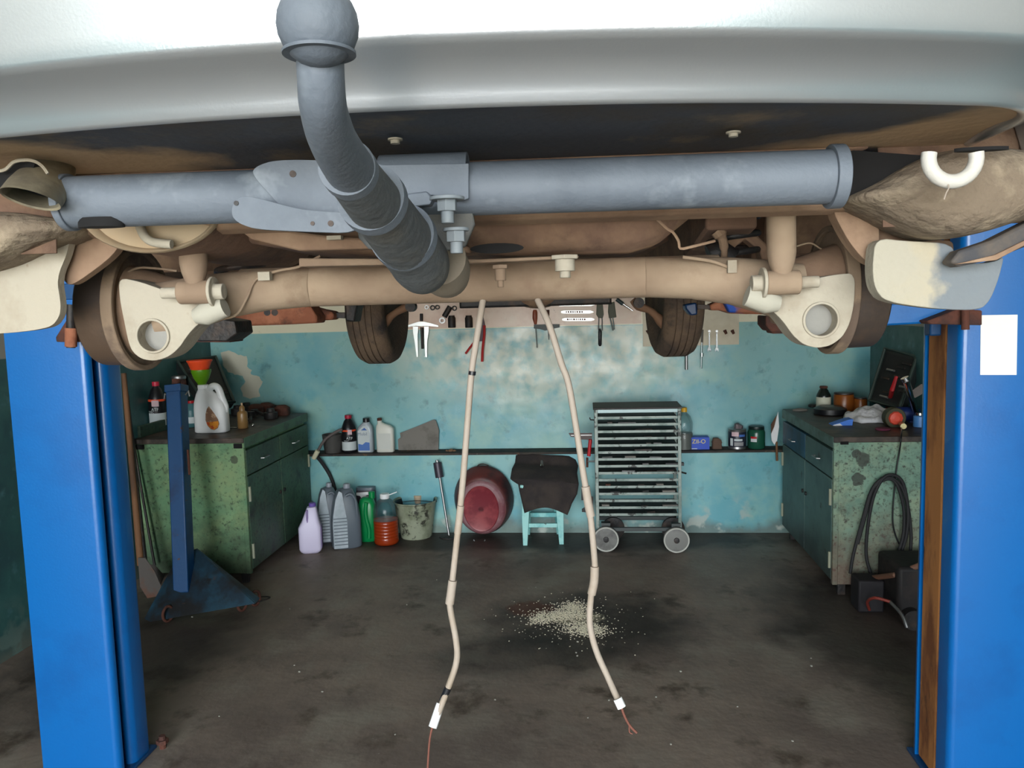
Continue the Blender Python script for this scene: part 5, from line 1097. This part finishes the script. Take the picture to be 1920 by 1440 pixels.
t = tool('screwdriver', 'screwdriver with brown wooden handle at the middle of the board', 1003, 610)
MB().tube([T(1003, 581), T(1003, 586), T(1003, 597), T(1004, 608)], [.012, .018, .018, .009], 14).out('handle', M('red brown handle', s(150, 76, 50), .4), t)
MB().cyl(T(1004, 608), T(1007, 652), .0035, seg=8).out('shaft', steel, t)
t = tool('scraper', 'dark flat-barred scraper hanging next to the wooden-handled screwdriver', 1025, 612)
flat(t, 'bar', [(1001, 609), (1049, 608), (1049, 614), (1034, 617), (1022, 620), (1012, 617), (1001, 616)], M('dark grey bar', s(66, 74, 74), .5), y=5.67, th=.008)
MB().cyl(T(1027, 590), T(1029, 637), .004, seg=8).out('shaft', steel, t)
MB().cyl(T(1027, 581), T(1027, 592), .012, seg=10).out('grip', rustd, t)
for i, (y, x0, x1) in enumerate(((571, 1044, 1115), (585, 1052, 1113), (599, 1054, 1115))):
    t = tool('flat_spanner', ['shiny flat spanner, top of three on the board', 'shiny flat spanner, middle of three on the board', 'shiny flat spanner, bottom of three on the board'][i], (x0+x1)/2, y, 'spanner')
    hh = 3.2
    flat(t, 'spanner_body', [(x0, y-hh*.6), (x0+6, y-hh), (x1-14, y-hh), (x1-7, y-hh*1.1), (x1, y-hh*.3), (x1, y+hh*.3), (x1-7, y+hh), (x0+6, y+hh), (x0, y+hh*.6)], pale_steel, th=.006)
    rowm = MB()
    random.seed(20+i); x = x0+9
    while x < x1-20:
        wd = random.uniform(1.6, 3.2); nn = MB(); nn.prism([T(a_, b_, YT-.0007) for a_, b_ in ((x, y-1.7), (x+wd, y-1.7), (x+wd, y+1.5), (x, y+1.5))], Y, .0005); nn.out('stamped_mark', rustd, t, smooth=0); x += wd+1.7
t = tool('screwdriver', 'olive-handled double rod tool, left of two on the board', 1124, 600, 'screwdriver')
flat(t, 'handle', [(1119, 566), (1130, 566), (1132, 590), (1130, 597), (1122, 596), (1118, 590)], olive, th=.02, bev=.003)
MB().cyl(T(1123, 596), T(1122, 618), .004, seg=8).out('rod', steel, t); MB().cyl(T(1129, 596), T(1129, 620), .004, seg=8).out('rod', steel, t)
MB().tube([T(1124, 616), T(1125, 622), T(1125, 646), T(1125, 649)], [.007, .0125, .0125, .007], 12).out('black_grip', blackp, t)
t = tool('screwdriver', 'olive-handled tool with twin chrome rods, right of two on the board', 1147, 600, 'screwdriver')
flat(t, 'handle', [(1141, 568), (1152, 566), (1156, 595), (1142, 597), (1140, 585)], olive, th=.02, bev=.003)
MB().cyl(T(1144, 596), T(1149, 620), .006, seg=8).out('rod', chrome, t); MB().cyl(T(1149, 595), T(1152, 618), .005, seg=8).out('rod', chrome, t)
t = tool('ratchet', 'slanted chrome ratchet with black grip near the right end of the pinkish board', 1170, 576)
MB().cyl(T(1156, 561), T(1168, 570), .014, seg=12).out('grip', M('teal grip', s(50, 66, 70), .5), t); MB().cyl(T(1168, 570), T(1187, 583), .010, .006, seg=12).out('shaft', chrome, t)
for x in (1330, 1344):
    t = tool('spanner', 'small bright open-end spanner on the cream board, %s of the pair' % ('left' if x == 1330 else 'right'), x, 640)
    flat(t, 'shank', [(x-1.3, 624), (x+1.3, 624), (x+1.6, 652), (x-1.6, 652)], chrome, th=.006)
    flat(t, 'open_jaw', [(x-1.6, 651), (x+1.6, 651), (x+3.6, 655), (x+3, 660), (x+1, 657), (x-1, 657), (x-3, 660), (x-3.6, 655)], chrome, th=.008)
    MB().cyl(T(x, 621, YT-.006), T(x, 621, YT+.006), .009, seg=14).out('ring_end', steel, t)
for x, lab in ((1360, 'small dark plug on the cream board, left of two'), (1374, 'small dark plug on the cream board at its right edge'), (1215, 'small dark plug on the cream board left of the tyre')):
    o = MB().cyl(T(x-1.5, 619), T(x+2, 626), .012, .009, seg=12).out('plug', rustd); tag(o, lab, 'plug')
t = tool('extension_bar', 'long jointed steel extension bar hanging below the cream board', 1316, 660, 'bar')
MB().cyl(T(1317, 618), T(1316, 642), .008, seg=10).out('upper_bar', M('grey bar', s(96, 90, 86), .4, .6), t); MB().cyl(T(1316, 642), T(1315, 691), .0065, seg=10).out('lower_bar', chrome, t)
MB().cyl(T(1316, 662), T(1316, 668), .012, seg=12).out('joint', chrome, t)
t = tool('extension_bar', 'steel tube end hanging below the right front tyre', 1287, 680, 'bar')
MB().cyl(T(1287, 640), T(1287, 693), .011, seg=12).out('tube_body', steel, t)

# --- right cabinet top
P = on(1544, 752, 1, 5.36); P.z = ZT2; k = mpp(P)
t = round_bottle('medicine_bottle', 'dark bottle with cream label and brown cap at the back of the right cabinet', 'bottle', P, 46*k, 13*k, M('dark green glass', s(26, 34, 30), .2), rustd, ((.12, .56, M('cream label', s(206, 206, 186), .6), 'cream_label'),), capr=.55, shoulder=.6)
P = on(1582, 752, 1, 5.34); P.z = ZT2; k = mpp(P)
t = round_bottle('amber_jar', 'squat amber jar with dark lid, larger of two on the right cabinet', 'jar', P, 34*k, 18*k, amber, M('dark lid', s(50, 34, 30), .5), (), capr=.95, shoulder=.85)
P = on(1613, 752, 1, 5.30); P.z = ZT2; k = mpp(P)
t = round_bottle('amber_jar', 'smaller amber jar beside the open case on the right cabinet', 'jar', P, 26*k, 12*k, amber, M('dark lid', s(50, 34, 30), .5), (), capr=.95, shoulder=.85)
socket_case('open dark tool case leaning on the right wall above the cabinet', [(1630, 752), (1688, 768), (1722, 668), (1660, 652)], 0, [5.1, 4.85, 4.95, 5.2], 9)
t = thing('rasp', 'long red-handled tool leaning against the open case on the right cabinet', 'tool', G(1664, 770, ZT2))
MB().tube([G(1664, 770, ZT2)+Z*.013, on(1673, 730, 1, 4.78), on(1681, 706, 1, 4.80)], [.012, .013, .009], 10).out('red_grip', redp, t)
t = thing('torch', 'bright chrome torch lying tilted on the right cabinet', 'torch', G(1706, 744, ZT2))
MB().cyl(on(1699, 714, 1, 4.50), G(1722, 790, ZT2)+Z*.012, .018, seg=14).out('chrome_tube', chrome, t); MB().cyl(on(1696, 708, 1, 4.50), on(1699, 714, 1, 4.50), .022, seg=14).out('lamp_head', chrome, t)
t = thing('bent_plate', 'grey bent metal plate behind the chrome torch', 'plate', G(1720, 750, ZT2)); MB().prism([on(x, y, 1, 4.62) for x, y in ((1702, 738), (1728, 720), (1738, 724), (1734, 736), (1716, 746))], Y, .01).out('plate_body', M('grey brown plate', s(104, 96, 92), .6), t)
# rag
P = G(1636, 786, ZT2)
rows = []
for j in range(27):
    row = []
    for i in range(27):
        u, v = i/26-.5, j/26-.5
        h = .07*math.exp(-6*(u*u+v*v)) + .010*math.sin(u*15+v*5)*math.cos(v*12-u*4) + .004*math.sin(u*27-v*20) + .010
        row.append(P + Vector((u*.34*(1-.3*abs(v)*2), v*.32, max(h, .003)*(1 if abs(u) < .49 and abs(v) < .49 else .1))))
    rows.append(row)
o = MB().grid(rows).out('rag', rag, solid=.004, smooth=80); tag(o, 'crumpled grey-white rag on the right cabinet top', 'rag')
P = G(1576, 797, ZT2)
t = thing('blue_packet', 'small blue and white wedge-shaped packet on the right cabinet edge', 'packet', P)
MB().rings([[P+Vector((x, -.02, z)) for x, z in ((-.05, 0), (.06, 0), (.065, .036), (.04, .034), (-.045, .005))], [P+Vector((x, .06, z)) for x, z in ((-.05, 0), (.06, 0), (.065, .036), (.04, .034), (-.045, .005))]]).out('blue_sleeve', M('light blue paper', s(70, 130, 230), .5), t)
MB().prism([P+Vector((x, -.0215, z)) for x, z in ((-.05, 0), (.005, 0), (-.01, .013), (-.045, .005))], Y, .001).out('white_corner', white, t)
t = thing('extension_reel', 'dark reel with orange centre at the front of the right cabinet top', 'reel', G(1692, 800, ZT2))
c = G(1678, 800, ZT2)+Z*.05; 
MB().cyl(c+Y*.05, c-Y*.01, .058, seg=28).out('reel_disc', M('dark olive reel', s(60, 58, 34), .6), t, bevel=.004)
MB().loft([(0, 0, 0, .04, .04, 2), (.012, 0, 0, .035, .035, 2), (.02, 0, 0, .015, .015, 2)], 10, c-Y*.01, R=Matrix.Rotation(PI/2, 3, 'X')).out('orange_centre', M('orange red centre', s(226, 82, 60), .5), t, smooth=20)
t = thing('drill', 'dark blue power drill lying behind the orange reel on the right cabinet', 'drill', G(1708, 790, ZT2)+Y*.06)
c = G(1706, 796, ZT2)+Y*.08+Z*.05
MB().tube([c-X*.07, c-X*.05, c+X*.05, c+X*.08], [.03, .042, .044, .03], 16).out('drill_body', M('navy plastic', s(20, 40, 96), .4), t, smooth=60)
MB().tube([c+X*.03, c+X*.04-Z*.055], .02, 12).out('drill_grip', M('navy plastic', s(20, 40, 96), .4), t)
t = thing('blue_tin', 'light blue tin at the right end of the right cabinet, next to the lift post', 'tin', G(1724, 800, ZT2)); c = G(1724, 800, ZT2)
MB().lathe([(.032, .0), (.034, .002), (.034, .06), (.03, .064)], c, 24).out('tin_body', M('light blue tin', s(76, 130, 190), .35), t)
MB().lathe([(.02, .064), (.022, .066), (.022, .08), (.015, .082)], c, 18).out('tin_lid', chrome, t)
for i, (px, py, r, h, mm, lab) in enumerate(((1556, 776, .10, .05, blackp, 'flat dark dish on the right cabinet top'), (1590, 766, .04, .03, darkm, 'dark round part behind the dish on the right cabinet'), (1524, 763, .03, .02, darkm, 'small dark part at the back edge of the right cabinet'), (1655, 806, .04, .012, M('magenta rag', s(110, 40, 70), .8), 'small dark magenta lid at the front edge of the right cabinet'))):
    P = G(px, py, ZT2); o = MB().lathe([(r*.9, 0), (r, .004), (r, h*.7), (r*.7, h), (r*.5, h)], P, 26).out('metal_part', mm); tag(o, lab, 'car part')
for px, py, lab in ((1492, 750, 'thin shiny wrench on the back edge of the right cabinet'), (1548, 750, 'short chrome rod before the dark bottle')):
    P = G(px, py, ZT2)+Z*.005; t = thing('wrench', lab, 'wrench', P); MB().cyl(P-X*.05, P+X*.06+Y*.02, .005, seg=8).out('shank', chrome, t); MB().cyl(P-X*.055-Z*.004, P-X*.055+Z*.004, .012, seg=12).out('ring_end', chrome, t)
P = G(1500, 770, ZT2); o = MB().loft([(0, 0, 0, .05, .025, 2), (.01, 0, 0, .045, .022, 2), (.016, 0, 0, .02, .01, 2)], 20, P).out('grey_dish', M('grey dish', s(110, 106, 100), .6)); tag(o, 'small grey oval dish near the left edge of the right cabinet top', 'dish')
# cord from the reel and cable coil on the cabinet end
t = thing('power_cord', 'thin black cord hanging from the reel down the right cabinet end', 'cord', on(1690, 1040, 1, 4.32))
MB().tube(smoothpath([G(1690, 806, ZT2)+Z*.01, on(1690, 816, 1, 4.318), on(1686, 850, 1, 4.325), on(1681, 880, 1, 4.325), on(1676, 930, 1, 4.325), on(1674, 980, 1, 4.325), on(1684, 1016, 1, 4.325), on(1700, 1042, 1, 4.31)], 5), .004, 8).out('cord', blackp, t, smooth=60)
MB().cyl(G(1690, 802, ZT2)+Z*.02, G(1694, 806, ZT2)+Z*.02, .016, seg=12).out('plug', M('brass plug', s(160, 150, 110), .4, .5), t)
t = thing('cable_coil', 'loops of thick black cable hanging on the end of the right cabinet', 'cable', on(1660, 1060, 1, 4.28))
for L in ([(1594, 1075), (1600, 1040), (1616, 980), (1634, 920), (1658, 896), (1684, 904), (1700, 940), (1708, 1000), (1706, 1045)],
          [(1634, 1080), (1624, 1040), (1628, 980), (1640, 925), (1662, 892), (1690, 900), (1702, 950), (1700, 1000), (1690, 1036)],
          [(1608, 1020), (1622, 968), (1636, 918), (1660, 899), (1680, 906), (1694, 950), (1694, 1000), (1684, 1036)]):
    yq = 4.30-.02*random.random()
    MB().tube(smoothpath([on(x, y, 1, yq) for x, y in L], 5), .0085, 10).out('cable_loop', rubber, t, smooth=60)
# dark machine on the floor
m0 = on(1586, 1060, 1, 4.22); 
t = thing('welding_machine', 'dark low machine on wheels in front of the right cabinet end', 'machine', (1.62, 4.12, 0))
MB().span((1.37, 4.12, .0), (1.50, 4.25, .17)).out('small_box', M('dark purple box', s(22, 19, 24), .7), t, bevel=.01)
MB().span((1.50, 3.95, .06), (1.84, 4.24, .30)).out('machine_body', M('dark machine', s(22, 19, 20), .7, layers=[(s(40, 32, 30), 9, .5, .7, 5)], bump=.2), t, bevel=.02)
MB().tube([G(1612, 1120)+Z*.10, on(1678, 1078, 1, 4.0), on(1730, 1058, 1, 3.95)], .014, 10).out('drawbar', M('brown worn bar', s(120, 84, 66), .6), t)
MB().tube(smoothpath([G(1630, 1150)+Z*.02, G(1626, 1160)+Z*.09, G(1640, 1172)+Z*.14, G(1668, 1176)+Z*.13], 4), .008, 8).out('red_hose', M('dark red hose', s(130, 50, 40), .6), t, smooth=60)
for x in (1.56, 1.78): MB().cyl((x, 3.96, .05), (x, 3.90, .05), .05, seg=24).out('wheel', darkm, t)
MB().tube(smoothpath([G(1668, 1176)+Z*.13, G(1690, 1190)+Z*.10, G(1700, 1196)+Z*.05], 3), .008, 8).out('steel_pipe', steel, t)

# --- flakes on the floor
random.seed(3)
mb = MB(); c0 = Vector((-.10, 4.0, 0))
cl = [(1075, 1140, .07, .06, 260), (1060, 1155, .13, .05, 420), (1095, 1178, .10, .05, 330), (1015, 1160, .06, .05, 170), (1110, 1185, .08, .04, 120), (1060, 1165, .3, .22, 120)]
for px, py, sx_, sy_, n_ in cl:
    c = G(px, py)
    for i in range(n_*3):
        p = c + Vector((random.gauss(0, sx_*.55), random.gauss(0, sy_*.8), .001+random.random()*.004)); r = random.uniform(.0012, .0042); a = random.uniform(0, PI)
        mb.box(p, (r*1.6, r, r*.5), Matrix.Rotation(a, 3, 'Z') @ Matrix.Rotation(random.uniform(-.4, .4), 3, 'X'))
o = mb.out('wood_shavings', M('pale shavings', s(238, 230, 206), .9), smooth=0); tag(o, 'pale wood shavings spilled over the dark oil stain on the floor', 'shavings', None, 'stuff')
for i in range(26):
    P = G(random.uniform(330, 1560), random.uniform(1075, 1400)); r = random.uniform(.004, .008)
    o = MB().loft([(0, 0, 0, r, r*.7, 3), (r*.6, 0, 0, r*.6, r*.5, 2)], 6, P, rot=random.random()*3).out('floor_chip', M('pale chip', s(150, 148, 138), .9), smooth=0); tag(o, 'tiny pale chip lying on the dark concrete floor', 'chip', 'tiny chips scattered on the floor')
